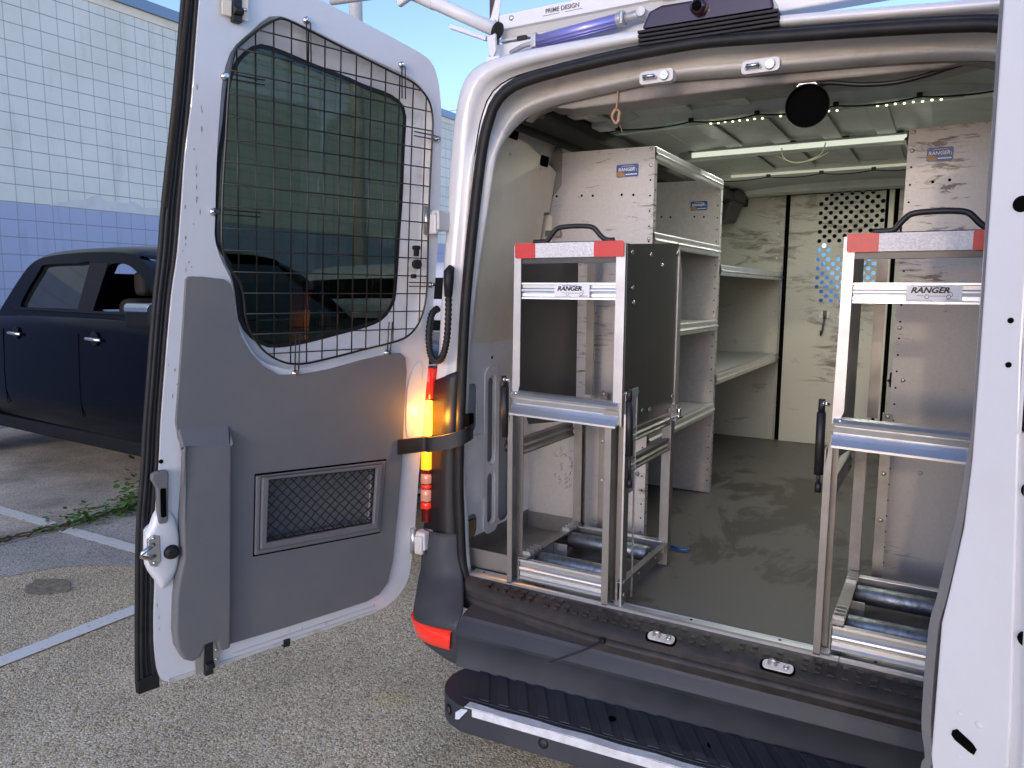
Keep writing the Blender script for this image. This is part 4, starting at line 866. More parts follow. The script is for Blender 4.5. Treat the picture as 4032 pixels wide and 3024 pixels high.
    # rod latches top and bottom
    for v0, up, uc in ((.030, 1, .672), (1.80, -1, .572)):
        b = MB(); b.prism([(uc-.030, v0-.035), (uc-.030, v0+.02), (uc-.02, v0+.05), (uc+.02, v0+.05), (uc+.038, v0+.03), (uc+.038, v0-.035), (uc+.014, v0-.035), (uc+.012, v0+.02), (uc-.012, v0+.02), (uc-.014, v0-.035)], F, .010, .014); rl = b.build('rod_latch', 'zinc' if v0 < 1 else 'cream_board', DR, bevel=.0015)
        b = MB(); b.prism(rect(uc-.012, uc+.012, v0-.05 if up > 0 else v0-.045, v0+.055), F, .001, .018); b.tube([F(uc-.012, v0-.02, .022), F(uc+.012, v0-.02, .022)], .010, 12); b.build('latch_bolt', 'black_plastic', rl, bevel=.002)
        b = MB()
        for q, r_ in ((-.022, -.01), (-.022, .02), (.028, .012)): b.dome(F(uc+q, v0+r_, .014), n0, .0055)
        b.build('rivet', 'zinc', rl)
    b = MB(); b.prism(rrect(.418,.440,-.020,.004,.003), F, -.01, .006); b.build('drain_clip', 'black_plastic', DR)
    b = MB(); b.disc(F(.782,.628,0), n0, .006, 10, .001); b.build('door_hole', 'dark', DR)
    b = MB(); b.prism([(.78,-.012),(.10,-.006),(.10,.004),(.78,.002)], F, .0005, .004); b.prism([(.60,.012),(.12,.016),(.12,.021),(.60,.018)], F, .0, .003); b.build('hem_flange', 'dirty_jamb', DR, bevel=.0015)
    b = MB(); b.prism(T2(bez([(.0,.60),(-.035,.62),(-.050,.72),(-.055,.83),(-.035,.84),(-.01,.80),(.004,.74)], 4, True)), F, .0005, .003); b.build('pressed_pad', 'white_paint', DR, bevel=.0025)
    return DR
build_door(D)
# ------------------------------------------------------------------ right rear door, seen along its closing edge
def build_right():
    H0 = Vector((.97, -.06, .58)); E0 = Vector((.600, -.84, .58)); U = (E0-H0).normalized(); N_ = Vector((U.y, -U.x, 0)); N_ = Vector((-abs(N_.x), N_.y if N_.x < 0 else -N_.y, 0)).normalized()
    # inside faces -X
    LEN = (E0-H0).length; lean_ = Vector((-.015, .05, 0))
    def F(u, v, o): return H0+U*(u*LEN)+Vector((0, 0, 1))*v+lean_*(v-.4)*1.0+N_*o
    b = MB(); prof = []
    # door leaf as closed section swept in v
    def leaf(v, e=0.):
        top = max(0, v-1.62)**2*2.5; q = min(1, max(0, (1.2-v)/.7))
        return [F(-.02+top, v, -.0), F(.3, v, .0), F(.93, v, 0), F(.985-e, v, -.004), F(1.0-e, v, -.016), F(1.003-e, v, -.058-.036*q), F(1.012-e*.5, v, -.064-.038*q), F(1.016-e*.5, v, -.10-.012*q), F(1.0, v, -.112-.008*q), F(.93, v, -.118), F(.3, v, -.112), F(-.02+top, v, -.09)]
    vs = [-.02, .0]+[.05*i for i in range(1, 36)]+[1.79, 1.81]
    def edge_off(v):      # the inner lip steps in below the lamp height
        return .0 if v > .66 else (.032*min(1, (.66-v)/.10))*1.0
    b.smooth = True; b.loft([leaf(v) for v in vs]); b.smooth = False; b.add(leaf(-.02), [list(range(12))]); b.add(leaf(1.81), [list(range(12))[::-1]])
    DR = b.build('rear_door', ['white_paint'], VAN); DR['label'] = 'open rear door seen along its white closing edge'
    # closing edge frame: e across the edge (0 = inside lip), v up
    Nn = N_*-1; UU = U
    def E(a, v, t): return F(1.0, v, -.016)+Nn*a+UU*(t+max(0, a)*.06)
    # inner lip that widens low down, and its seal
    lip = [(.0, 1.76), (-.004, .98), (-.006, .84), (-.012, .70), (-.030, .62), (-.040, .55), (-.042, .40), (-.046, .38), (-.042, .34), (-.044, .25), (-.055, .2), (-.055, .02), (.0, .02)]
    b = MB(); b.prism([(.046, 1.76), (.0, 1.76), (-.002, .98), (-.003, .85), (-.008, .75), (-.022, .65), (-.030, .60), (-.033, .40), (-.030, .38), (-.033, .34), (-.033, .0), (.072, 0), (.070, .5), (.052, 1.0)], E, -.01, .003)
    b.build('closing_flange', 'white_paint', DR, bevel=.003)
    b = MB(); a1 = bez([(-.001, 1.76), (-.003, .98), (-.005, .85), (-.011, .75), (-.026, .64), (-.036, .58), (-.038, .44), (-.030, .385), (-.036, .34), (-.036, .02)], 5)
    wdt = [(.004 if p.y > .9 else .004+.010*min(1, (.9-p.y)/.2)) for p in a1]
    b.prism([(p.x, p.y) for p in a1]+[(p.x-w_, p.y) for p, w_ in zip(a1, wdt)][::-1], E, -.030, -.002); b.build('door_seal', 'trim_grey', DR, bevel=.001)
    b = MB(); n0 = UU
    for a_, v in ((.040, 1.20), (.074, .82), (.082, .62)): b = MB(); b.disc(E(a_, v, .003), n0, .011, 16, .0012); b.build('edge_opening', 'dark', DR)
    b = MB()
    for a_, v in ((.036, 1.045), (.037, .985)): b.disc(E(a_, v, .003), n0, .004, 12, .0012)
    b.prism(rrect(.058, .088, .895, 1.05, .008), E, .002, .0042)
    b.prism([(x-.010, y+.012) for x, y in [(.006, .437), (.012, .442), (.034, .432), (.040, .426), (.037, .417), (.030, .418), (.010, .425), (.005, .430)]], E, .0042, .0062)
    b.build('edge_opening', 'dark', DR)
    b = MB(); b.prism([(x-.010, y+.012) for x, y in [(.000, .443), (.012, .450), (.040, .436), (.046, .426), (.041, .412), (.030, .411), (.006, .422), (.0, .43)]], E, .003, .0038)
    for a_, v in ((.004, .478), (.030, .474), (.006, .414)): b.dome(E(a_, v, .003), n0, .0058, 12, .0016)
    b.prism(rrect(.0545, .059, .893, 1.052, .002), E, .003, .005); b.build('edge_plate', 'white_paint', DR, bevel=.0006)
    # outside skin stripes
    def O(a, v, t): return F(a, v, -.114-t)
    b = MB(); b.prism([(.62, .02), (1.0, .02), (1.0, .54), (.62, .54)], O, .0, .006); b.m = 1
    for i in range(4):
        u = .60+i*.12; b.prism([(u, .02), (u+.06, .02), (u+.12, .12), (u+.12, .50), (u+.06, .40)] if 0 else [(u, .04), (u+.06, .04), (u+.10, .30), (u+.06, .50), (u, .50), (u+.04, .30)], O, .006, .008)
    b.build('reflective_sticker', ['pale_cream', 'hi_vis'], DR)
    b = MB(); b.box(.0, .001, 0, .001, 0, .001)
    def Gf(a, v, t): return F(a, v, t)
    gw = [(.12+.8*a, b_) for a, b_ in [(0, 1.0), (0, 1.62), (.1, 1.70), (.9, 1.70), (1, 1.62), (1, 1.05), (.9, .95), (.1, .93)]]
    b = MB(); b.prism(T2(bez(gw, 3, True)), Gf, .001, .003); b.build('window', 'truck_glass', DR)
    b = MB(); b.prism(rrect(.10, .93, .06, .86, .05), Gf, .001, .012); b.build('trim_panel', 'trim_grey', DR, bevel=.004)
build_right()

# ------------------------------------------------------------------ cargo partition
PT = thing('cargo_partition', (0, 3.0, .7), 'pale metal cargo partition with a door full of round vent holes', 'partition')
b = MB(); b.box(-.89, -.372, 2.995, 3.005, .70, 2.30); b.box(.27, .89, 2.995, 3.005, .70, 2.30)
for x, z in ((-.41, 2.03), (-.41, 1.88), (-.41, 1.74), (-.41, 1.55), (-.42, 1.40), (-.42, 1.22), (-.42, 1.02)): b.m = 1; b.dome((x, 2.9945, z), (0, -1, 0), .009, 8)
b.build('side_sheet', ['scuffed_partition', 'zinc'], PT)
b = MB(); b.box(-.372, -.345, 3.01, 3.02, .70, 2.29); b.box(.20, .215, 3.01, 3.02, .70, 2.29); b.box(.245, .27, 3.01, 3.02, .70, 2.29); b.box(-.372, .27, 3.015, 3.025, 2.26, 2.30); b.build('door_gap', 'dark', PT)
b = MB(); b.box(.215, .245, 2.996, 3.008, .70, 2.28); b.build('door_post', 'pale_partition', PT, bevel=.003)
hol = []; rows = 24
for r in range(rows):
    z = 2.265-r*.0283; n = 7 if r % 2 == 0 else 6
    for c in range(n):
        x = .012+(c-(n-1)/2)*.0575
        if r < 2 and abs(x-.012) > .13+.03*r: continue
        if r > rows-3 and abs(x-.012) > .15: continue
        if 11 <= r <= 13 and -.10 < x < .03: continue
        hol.append([(x+.0128*cos(t), z+.0128*sin(t)) for t in [i*2*pi/10 for i in range(10)]])
b = MB(); b.prism(rect(-.343, .198, .70, 2.27), XZ, 2.992, 2.996, hol); b.build('perforated_door', 'scuffed_partition', PT)
b = MB(); b.box(-.70, .70, 2.86, 2.99, 2.275, 2.33); b.build('header_channel', 'black_steel', PT, bevel=.004)
for x in (-.105, .0):
    b = MB(); b.box(x-.032, x+.032, 2.985, 2.992, 1.505, 1.545); hk = b.build('hook_plate', 'galvanised', PT, bevel=.002)
    b = MB(); b.box(x-.008, x+.014, 2.972, 2.985, 1.50, 1.552); b.tube([(x+.004, 2.975, 1.52), (x-.002, 2.965, 1.46), (x-.004, 2.955, 1.42), (x-.008, 2.93, 1.40), (x-.010, 2.925, 1.43)], .0055, 8); b.build('hook', 'black_steel', hk)
# ------------------------------------------------------------------ shelving
def lipbar(b, y0, y1, x, z, h=.05, s=1):
    pr = [(0, 0), (.004*s, .004), (.004*s, h*.3), (.012*s, h*.42), (.004*s, h*.56), (.004*s, h-.004), (0, h), (-.02*s, h), (-.02*s, h-.003), (-.004*s, h-.003), (-.004*s, .003), (-.02*s, .003), (-.02*s, 0)]
    b.add([(x+a, y0, z+c) for a, c in pr]+[(x+a, y1, z+c) for a, c in pr], [(i, (i+1) % len(pr), len(pr)+(i+1) % len(pr), len(pr)+i) for i in range(len(pr))])
def shelf_unit(T, y0, y1, s, zs, top, first_mat='scuffed_panel', toplip=True):
    """s = -1: unit on the left wall; s = +1: on the right wall"""
    xa = s*.40 if s > 0 else -.375
    if s > 0: xa = .418
    def ex(z): return s*(.885-max(0, z-1.4)*.085)
    def endp(y, mt, holes=True):
        b = MB(); ol = [(xa, .702), (xa, top), (ex(top), top+.008), (ex(1.9), 1.9), (ex(1.4), 1.4), (ex(1.4), .702)]
        b.prism(ol, XZ, y-.0015, y+.0015)
        b.m = 0; b.box(min(xa, xa-s*.0015), max(xa, xa-s*.0015), y-.0015, y+.028, .702, top)
        b.m = 1
        for i in range(5): b.disc((xa+s*(.075+[0,.045,.16,.205,.31][i]), y-.0016, top-.165+.003*i), (0, -1, 0), .0048, 8)
        for i in range(26):
            z = .76+i*.054
            if z < top-.06: b.disc((xa+s*.012, y-.0016, z), (0, -1, 0), .0035, 6); b.disc((xa-s*.0016, y+.015, z+.02), (-s, 0, 0), .0038, 6)
        b.m = 2
        for z in (top-.008, top-.065, 1.85, 1.55): b.dome((xa+s*.012, y-.0016, z), (0, -1, 0), .007, 8)
        return b.build('end_panel', [mt, 'dark', 'zinc'], T)
    e0 = endp(y0, first_mat); e1 = endp(y1-.012, 'shelf_white')
    for z in zs:
        b = MB(); b.box(min(xa, ex(z)), max(xa, ex(z)), y0+.004, y1-.016, z-.002, z); sh = b.build('shelf', 'shelf_white', T)
        b = MB(); lipbar(b, y0+.003, y1-.014, xa-s*.004, z-.046, .05, -s); b.build('shelf_lip', 'bright_alu', sh)
        b = MB(); b.m = 0; b.box(min(ex(z), ex(z)-s*.003), max(ex(z), ex(z)-s*.003), y0+.004, y1-.016, z, min(top, z+.09)); b.build('back_flange', 'shelf_white', sh)
    if toplip:
        b = MB(); lipbar(b, y0+.002, y1-.014, xa-s*.002, top-.045, .045, -s); b.build('top_rail', 'bright_alu', T)
    b = MB(); b.box(min(ex(1), ex(1)-s*.002), max(ex(1), ex(1)-s*.002), y0, y1-.013, .702, top-.25); b.build('back_panel', 'shelf_white', T)
    return e0
def ranger_sticker(T, cx, cz, y, wd=.085, ht=.045):
    fr = XZ
    def fr2(a, c, t): return Vector((a, y-t, c))
    b = MB(); b.prism(rrect(cx-wd/2, cx+wd/2, cz-ht/2, cz+ht/2, .006), fr2, 0, .0006); b.m = 1; b.prism([(cx-wd/2+.001, cz-ht/2+.004), (cx-wd*.1, cz-ht*.47), (cx-wd*.12, cz-ht*.2), (cx-wd*.3, cz-ht*.05), (cx-wd/2+.001, cz-ht*.1)], fr2, .0005, .0009)
    b.m = 2; b.box(cx-wd*.08, cx+wd*.44, y-.0012, y-.0006, cz-ht*.34, cz-ht*.26)
    b.tube([fr2(cx-wd*.3, cz+ht*.26, .001), fr2(cx-wd*.2, cz+ht*.36, .001), fr2(cx+wd*.26, cz+ht*.36, .001), fr2(cx+wd*.34, cz+ht*.16, .001), fr2(cx+wd*.42, cz+ht*.1, .001), fr2(cx+wd*.42, cz-ht*.1, .001)], .0007, 4)
    st = b.build('brand_sticker', ['sticker_blue', 'sticker_gold', 'sticker_white'], T)
    text('RANGER', ht*.36, fr2, (cx-wd*.04, cz+ht*.08, .0014), 'sticker_white', st, bold=.0003, shear=.15)
    return st
SL = thing('shelving_unit', (-.62, 1.0, .7), 'metal shelving on the left wall, rear section nearest the doors', 'shelving', 'metal shelving units inside the van')
shelf_unit(SL, .555, 1.47, -1, (1.87, 1.53, 1.135), 2.173)
ranger_sticker(SL, -.475, 2.095, .5525)
def frN(y):
    return lambda a, c, t: Vector((a, y-t, c))
rnd = random.Random(8); b = MB()                                      # upright handwriting in marker pen, low on the end panel
for col_, n_ in ((0, 6), (1, 7), (2, 8), (3, 7)):
    for i in range(n_):
        if rnd.random() < .25: continue
        x = -.745+col_*.021+rnd.uniform(-.005, .005); z = 1.035-i*.022+rnd.uniform(-.006, .006)
        pts = [(x+rnd.uniform(-.009, .009), .5530, z+rnd.uniform(-.012, .012)) for _ in range(5)]; b.tube(pts, .0008, 4)
b.build('handwriting', 'ink_grey', SL)
b = MB(); b.prism(rrect(-.845, -.775, 1.80, 1.95, .008), frN(.551), 0, .006); b.m = 1; b.prism(rrect(-.80, -.735, 1.868, 1.892, .004), frN(.545), 0, .008); b.build('latch_block', ['cream_board', 'dull_alu'], SL, bevel=.003)
b = MB(); b.prism([(-.815, 2.34), (-.735, 2.30), (-.74, 2.06), (-.80, 1.99), (-.86, 1.97), (-.865, 2.0)], frN(.552), 0, .002)
b.m = 1
for x, z in ((-.78, 2.12), (-.785, 2.07)): b.dome((x, .5495, z), (0, -1, 0), .010, 10)
b.build('corner_bracket', ['dull_alu', 'zinc'], SL)
SF = thing('shelving_unit', (-.62, 2.2, .7), 'lower metal shelving on the left wall next to the partition', 'shelving', 'metal shelving units inside the van')
b = MB(); b.box(-.88, -.375, 1.474, 1.477, .702, 2.173); b.build('end_panel', 'shelf_white', SF)
for z in (1.785, 1.268):
    b = MB(); b.box(-.88, -.375, 1.48, 2.985, z-.002, z); sh = b.build('shelf', 'shelf_white', SF)
    b = MB(); lipbar(b, 1.48, 2.985, -.371, z-.046, .05, 1); b.build('shelf_lip', 'bright_alu', sh)
b = MB(); b.box(-.881, -.879, 1.48, 2.985, .702, 1.83); b.build('back_panel', 'shelf_white', SF)
b = MB(); b.box(-.378, -.375, 2.955, 2.985, .702, 1.83); b.build('corner_post', 'shelf_white', SF)
ranger_sticker(SL, -.475, 2.06, 1.4555, .08, .042)
SR = thing('shelving_unit', (.65, 1.8, .7), 'metal shelving on the right wall, its end panel half lit by warm light', 'shelving', 'metal shelving units inside the van')
shelf_unit(SR, .675, 1.60, 1, (1.87, 1.40, 1.05), 2.172)
ranger_sticker(SR, .507, 2.09, .6725, .072, .042)
for x, z in ((.52, 1.08), (.45, 1.38)): b = MB(); b.dome((x, .6735, z), (0, -1, 0), .007, 8); b.build('panel_screw', 'zinc', SR)
b = MB(); b.prism([(-.66, 2.10), (-.58, 2.28), (-.83, 2.30), (-.83, 2.10)], XZ, 2.62, 2.9); b.box(-.75, -.66, 2.58, 2.63, 2.12, 2.2)
tag(b.build('black_box', 'black_plastic', bevel=.01), 'black box mounted high in the far left corner above the shelving', 'box')
# drip tray between rack and wall
b = MB(); b.box(-.868, -.655, .06, .545, .702, .706); b.box(-.868, -.655, .056, .060, .702, .768); b.box(-.868, -.655, .543, .547, .702, .768); b.box(-.870, -.866, .056, .547, .702, .775); b.box(-.657, -.653, .056, .547, .702, .74)
tag(b.build('sheet_tray', 'dull_alu'), 'shallow sheet metal tray on the floor between the left roller rack and wall', 'tray')

# ------------------------------------------------------------------ roller rack (left one built, right one copied)
RK = thing('roller_rack', (-.44, .22, .70), 'upright aluminium roller rack with red and white tape, left of the aisle', 'roller rack', 'roller racks at the rear door sill')
def rail_x(b, x0, x1, y, z, h, d=.02, ridges=True):
    """ribbed aluminium rail along X; face towards -Y"""
    pr = [(y, z), (y, z+h*.10), (y+d*.20, z+h*.16), (y+d*.25, z+h*.34), (y-d*.06, z+h*.44), (y-d*.10, z+h*.52), (y-d*.06, z+h*.60), (y+d*.25, z+h*.68), (y+d*.22, z+h*.86), (y-d*.02, z+h*.90), (y, z+h), (y+d, z+h), (y+d, z+h-.003), (y+d*.5, z+h-.003), (y+d*.5, z+.003), (y+d, z+.003), (y+d, z)]
    b.add([(x0, a, c) for a, c in pr]+[(x1, a, c) for a, c in pr], [(i, (i+1) % len(pr), len(pr)+(i+1) % len(pr), len(pr)+i) for i in range(len(pr))]+[tuple(range(len(pr))), tuple(range(len(pr)*2-1, len(pr)-1, -1))])
def rail_y(b, y0, y1, x, z, h, d=.02, s=1):
    pr = [(x, z), (x+s*d*.0, z+h*.12), (x-s*d*.25, z+h*.22), (x-s*d*.25, z+h*.38), (x+s*d*.1, z+h*.5), (x-s*d*.25, z+h*.62), (x-s*d*.25, z+h*.8), (x, z+h*.88), (x, z+h), (x-s*d, z+h), (x-s*d, z)]
    b.add([(a, y0, c) for a, c in pr]+[(a, y1, c) for a, c in pr], [(i, (i+1) % len(pr), len(pr)+(i+1) % len(pr), len(pr)+i) for i in range(len(pr))]+[tuple(range(len(pr))), tuple(range(len(pr)*2-1, len(pr)-1, -1))])
XL, XR, YB = -.642, -.238, .440
def angle(b, x, y, z0, z1, fx, fy, sx=1, sy=1, t=.003):
    b.box(min(x, x+sx*fx), max(x, x+sx*fx), min(y, y+sy*t), max(y, y+sy*t), z0, z1); b.box(min(x, x+sx*t), max(x, x+sx*t), min(y+sy*t, y+sy*fy), max(y+sy*t, y+sy*fy), z0, z1)
# lower posts
b = MB(); b.prism([(XL, .700), (XL+.018, .700), (XL+.018, 1.26), (XL+.022, 1.275), (XL+.022, 1.30), (XL+.012, 1.30), (XL+.010, 1.275), (XL, 1.19)], XZ, -.006, -.003); b.box(XL, XL+.003, -.003, .05, .70, 1.26); b.box(XL+.003, XL+.028, .047, .05, .70, 1.30); b.build('front_post', 'dull_alu', RK, bevel=.0008)
b = MB(); b.prism([(-.305, .700), (-.283, .700), (-.283, 1.26), (-.262, 1.275), (-.262, 1.31), (-.31, 1.31), (-.305, 1.25)], XZ, -.006, -.003); b.box(-.286, -.283, -.003, .055, .70, 1.28)
b.build('front_post', 'dull_alu', RK, bevel=.0008)
b = MB(); b.box(-.278, -.242, .040, .043, .700, 1.36); b.box(-.245, -.242, .0, .040, .700, 1.36); b.m = 1; b.box(-.2452, -.2395, -.003, .0, .70, 1.30); b.build('strut_channel', ['dull_alu', 'bright_alu'], RK)
for x, sx in ((XL+.035, 1), (XR, -1)):
    b = MB(); angle(b, x, YB+.02, .700, 1.27, .032, .035, sx, -1); b.box(min(x, x+sx*.032), max(x, x+sx*.032), YB-.018, YB-.015, .700, 1.26); b.build('rear_post', 'dull_alu', RK)
b = MB(); angle(b, -.545, YB+.07, .70, 1.29, .03, .03); b.m = 1
for z in (.95, 1.10, 1.28): b.dome((-.53, YB+.069, z), (0, -1, 0), .007)
b.build('wall_post', ['dull_alu', 'zinc'], RK)
# mid side rails
b = MB(); rail_y(b, .06, YB, XL+.026, 1.125, .055, .02, 1); b.build('side_rail', 'dull_alu', RK)
for z in (1.205, 1.115):
    b = MB(); rail_y(b, .055, YB, XR-.004, z, .042, .018, 1); b.build('side_rail', 'dull_alu', RK)
# base frame with rollers
b = MB(); rail_x(b, -.598, -.283, .0, .722, .066, .02); b.build('base_rail', 'bright_alu', RK)
b = MB(); b.box(-.592, -.250, .418, .424, .742, .792); b.box(-.592, -.250, .398, .418, .788, .792); b.build('base_rail', 'bright_alu', RK, bevel=.001)
b = MB(); b.box(-.604, -.600, .0, .43, .715, .795); b.box(-.600, -.572, .0, .43, .792, .795); b.m = 1
for y in (.03, .055, .08, .105, .325, .35, .375, .40): b.box(-.602, -.574, y-.002, y+.002, .778, .806)
b.build('side_plate', ['dull_alu', 'zinc'], RK)
b = MB(); b.box(-.258, -.254, .0, .43, .722, .782); b.box(-.254, -.236, .0, .43, .779, .782); b.m = 1
for y in (.12, .18, .34, .40): b.dome((-.253, y, .75), (1, 0, 0), .0055)
b.build('side_plate', ['dull_alu', 'zinc'], RK)
b = MB(); b.box(-.596, -.592, .13, .24, .72, .775); b.box(-.592, -.54, .236, .240, .72, .775); b.build('stop_plate', 'galvanised', RK, bevel=.001)
for y in (.092, .335):
    b = MB(); b.smooth = True; b.tube([(-.578, y, .762), (-.572, y, .762), (-.282, y, .762), (-.276, y, .762)], .027, 24, rs=[.024, .0275, .0275, .024]); ro = b.build('roller', 'roller_steel', RK)
    b = MB(); b.cyl((-.60, y, .762), (-.258, y, .762), .006, 8); b.build('axle', 'zinc', ro)
# upper frame
b = MB(); b.prism([(-.630, 1.325), (-.612, 1.335), (-.603, 1.36), (-.601, 1.80), (-.625, 1.80)], XZ, .0, .003); b.box(-.6275, -.6245, .003, .03, 1.34, 1.80); b.build('upper_upright', 'brushed_alu', RK)
b = MB(); b.prism([(-.283, 1.335), (-.262, 1.262), (-.2545, 1.262), (-.2545, 1.80), (-.283, 1.80)], XZ, .0, .003); b.box(-.2575, -.2545, .003, .035, 1.29, 1.80); b.build('upper_upright', 'brushed_alu', RK)
b = MB(); pr = [(-.012, 1.342), (-.022, 1.334), (-.020, 1.326), (-.006, 1.318), (-.004, 1.306), (-.014, 1.292), (-.030, 1.276), (-.030, 1.270), (.0, 1.280), (.012, 1.30), (.012, 1.345)]
n_ = len(pr)
b.add([(-.625, a, c+.0) for a, c in pr]+[(-.262, a, c-.010) for a, c in pr], [(i, (i+1) % n_, n_+(i+1) % n_, n_+i) for i in range(n_)]+[tuple(range(n_)), tuple(range(n_*2-1, n_-1, -1))])
b.m = 1; b.dome((-.609, -.014, 1.338), (0, -1, .3), .006); b.build('lower_rung', ['bright_alu', 'zinc'], RK)
b = MB(); rail_x(b, -.60, -.283, .004, 1.636, .05, .018); rg_ = b.build('rung', 'bright_alu', RK)
def fz(a, c, t): return Vector((a, -.001-t, c))
b = MB(); b.prism(rrect(-.482, -.365, 1.642, 1.680, .002), fz, -.001, .0008); pl_ = b.build('name_plate', 'sticker_white', rg_)
text('RANGER', .0185, fz, (-.432, 1.668, .0015), 'ink', pl_, bold=.0007, shear=.28, sx=1.12)
b = MB(); A = [(-.457, 1.678), (-.440, 1.6785), (-.41, 1.6785), (-.398, 1.674), (-.392, 1.667), (-.386, 1.664), (-.384, 1.657), (-.387, 1.655)]; b.tube([fz(x, z-.001, .0012) for x, z in A], .0006, 4)
for x in (-.437, -.392): b.tube([fz(x+.0045*cos(t), 1.653+.0045*sin(t), .0012) for t in [i*2*pi/14 for i in range(14)]], .0006, 4, closed=True)
b.tube([fz(-.458, 1.656, .0012), fz(-.443, 1.655, .0012)], .0005, 4); b.tube([fz(-.431, 1.655, .0012), fz(-.398, 1.655, .0012)], .0005, 4)
b.prism(rect(-.480, -.425, 1.6445, 1.6452), fz, .0008, .0011); b.build('van_outline', 'ink', pl_)
text('(800) 565-5321', .0042, fz, (-.385, 1.646, .0012), 'ink_grey', pl_)
b = MB(); b.box(-.604, -.27, .006, .03, 1.745, 1.768); b.build('top_bar', 'black_steel', RK)
b = MB(); b.prism(rrect(-.618, -.259, 1.762, 1.806, .004), fz, .0, .004); tb = b.build('reflective_tape', 'tape_silver', RK, bevel=.002)
for q0, q1 in ((-.6195, -.548), (-.352, -.2578)): b = MB(); b.prism(rrect(q0, q1, 1.761, 1.807, .006), fz, .0035, .0055); b.build('red_tape', 'tape_red', tb)
b = MB(); b.smooth = True; b.tube(T2([tuple(p) for p in bez([(-.565, .018, 1.812), (-.535, .018, 1.812), (-.517, .018, 1.816), (-.497, .018, 1.840), (-.478, .018, 1.852), (-.43, .018, 1.855), (-.385, .018, 1.853), (-.362, .018, 1.846), (-.340, .018, 1.823), (-.322, .018, 1.812), (-.298, .018, 1.811)], 4)]), .0075, 10); b.box(-.57, -.29, .008, .03, 1.800, 1.809); b.build('handle', 'black_plastic', RK)
# side panels in dark sheet
b = MB(); yz = [(.006, 1.262), (.006, 1.797), (.478, 1.826), (.478, 1.205), (.14, 1.205)]
b.prism(yz, YZ, -.2535, -.2505); b.m = 1
for y, z in ((.04, 1.775), (.20, 1.775), (.46, 1.79), (.31, 1.745), (.05, 1.672), (.06, 1.628), (.16, 1.29), (.225, 1.285), (.03, 1.325), (.455, 1.30)): b.dome((-.2505, y, z), (1, 0, 0), .0085, 10)
b.build('side_panel', ['black_steel', 'chrome'], RK)
b = MB(); b.prism([(.006, 1.36), (.006, 1.797), (.46, 1.81), (.46, 1.18), (.10, 1.22)], YZ, -.6235, -.6205); b.build('side_panel', 'black_steel', RK)
b = MB(); b.prism([(.478, 1.22), (.478, 1.80), (.484, 1.80), (.515, 1.72), (.515, 1.24), (.505, 1.22)], YZ, -.2505, -.247); b.box(-.275, -.2475, .476, .479, 1.22, 1.81); b.build('corner_angle', 'brushed_alu', RK)
b = MB(); b.box(-.585, -.555, .462, .468, 1.28, 1.82); b.build('corner_angle', 'dull_alu', RK)
# link plate and clamp
b = MB(); b.prism([(.045, 1.05), (.045, 1.355), (.060, 1.37), (.105, 1.37), (.112, 1.355), (.095, 1.33), (.092, 1.05)], YZ, -.246, -.2435); b.m = 1; b.box(-.247, -.2405, .092, .094, .702, 1.34); b.build('link_plate', ['galvanised', 'bright_alu'], RK, bevel=.0006)
b = MB(); b.box(-.252, -.222, .428, .470, 1.235, 1.275); b.box(-.250, -.215, .40, .46, 1.222, 1.236); b.cyl((-.212, .42, 1.240), (-.212, .42, 1.265), .008); b.cyl((-.23, .39, 1.232), (-.21, .45, 1.232), .006); b.build('clamp', 'chrome', RK, bevel=.002)
b = MB()
for y, z in ((.015, .76), (.015, .80)): b.dome((-.2395, y, z-.02), (1, 0, 0), .0075, 10)
b.dome((-.236, .10, 1.10), (1, 0, 0), .008); b.cyl((-.245, .10, 1.10), (-.232, .10, 1.10), .004); b.build('bolt', 'chrome', RK)
# gas struts
for x, z1, z0 in ((-.232, 1.375, 1.075), (-.655, 1.39, 1.14)):
    b = MB(); b.smooth = True; q = .0 if x > -.4 else -.01
    b.tube([(x, .0+q, z1), (x, .002+q, z1-.035)], .0085, 10); b.tube([(x, .002+q, z1-.035), (x, .012+q, z1-.20)], .0115, 12); b.tube([(x, .012+q, z1-.20), (x, .022+q, z0+.02)], .005, 10); b.tube([(x, .022+q, z0+.025), (x, .022+q, z0)], .0085, 10); gs = b.build('gas_strut', 'black_plastic', RK)
    b = MB(); s_ = 1 if x > -.4 else -1; b.cyl((x-s_*.02, .0+q, z1-.012), (x, q, z1-.012), .005); b.dome((x-s_*.006, q-.006, z1-.01), (-s_, -.4, 0), .007); b.build('ball_stud', 'chrome', gs)
def copy_tree(o, parent=None):
    c = o.copy(); COL.objects.link(c); m = o.matrix_parent_inverse.copy()
    if parent: c.parent = parent; c.matrix_parent_inverse = m
    for ch in list(o.children): copy_tree(ch, c)
    return c
R2 = copy_tree(RK); R2.location = (-.44+.952, .22, .70); R2['label'] = 'upright aluminium roller rack partly hidden by the open right door'

# ------------------------------------------------------------------ things fixed under the roof
def sag(a, c, s, n=8):
    a, c = Vector(a), Vector(c); return [tuple(a.lerp(c, i/n)+Vector((0, 0, -s*4*(i/n)*(1-i/n)))) for i in range(n+1)]
LS = thing('led_strip', (0, .72, 2.26), 'clear strip of small yellow LEDs along the roof rib nearest the doors', 'light strip', 'LED strips under the roof')
b = MB(); b.box(-.60, .56, .688, .712, 2.262, 2.267); b.build('carrier', 'clear_glass', LS)
for x0 in (-.22, .02, .32):
    b = MB()
    for i in range(8): b.dome((x0+i*.0255, .700+.006*(i % 2), 2.2615), (0, -.6, -1), .0042, 8)
    b.build('led', 'led_dot', LS)
b = MB(); xs = (-.70, -.56, -.28, -.05, .20, .44, .70)
for x0, x1 in zip(xs, xs[1:]): b.tube(sag((x0, .658, 2.266), (x1, .658, 2.266), .010), .003, 6)
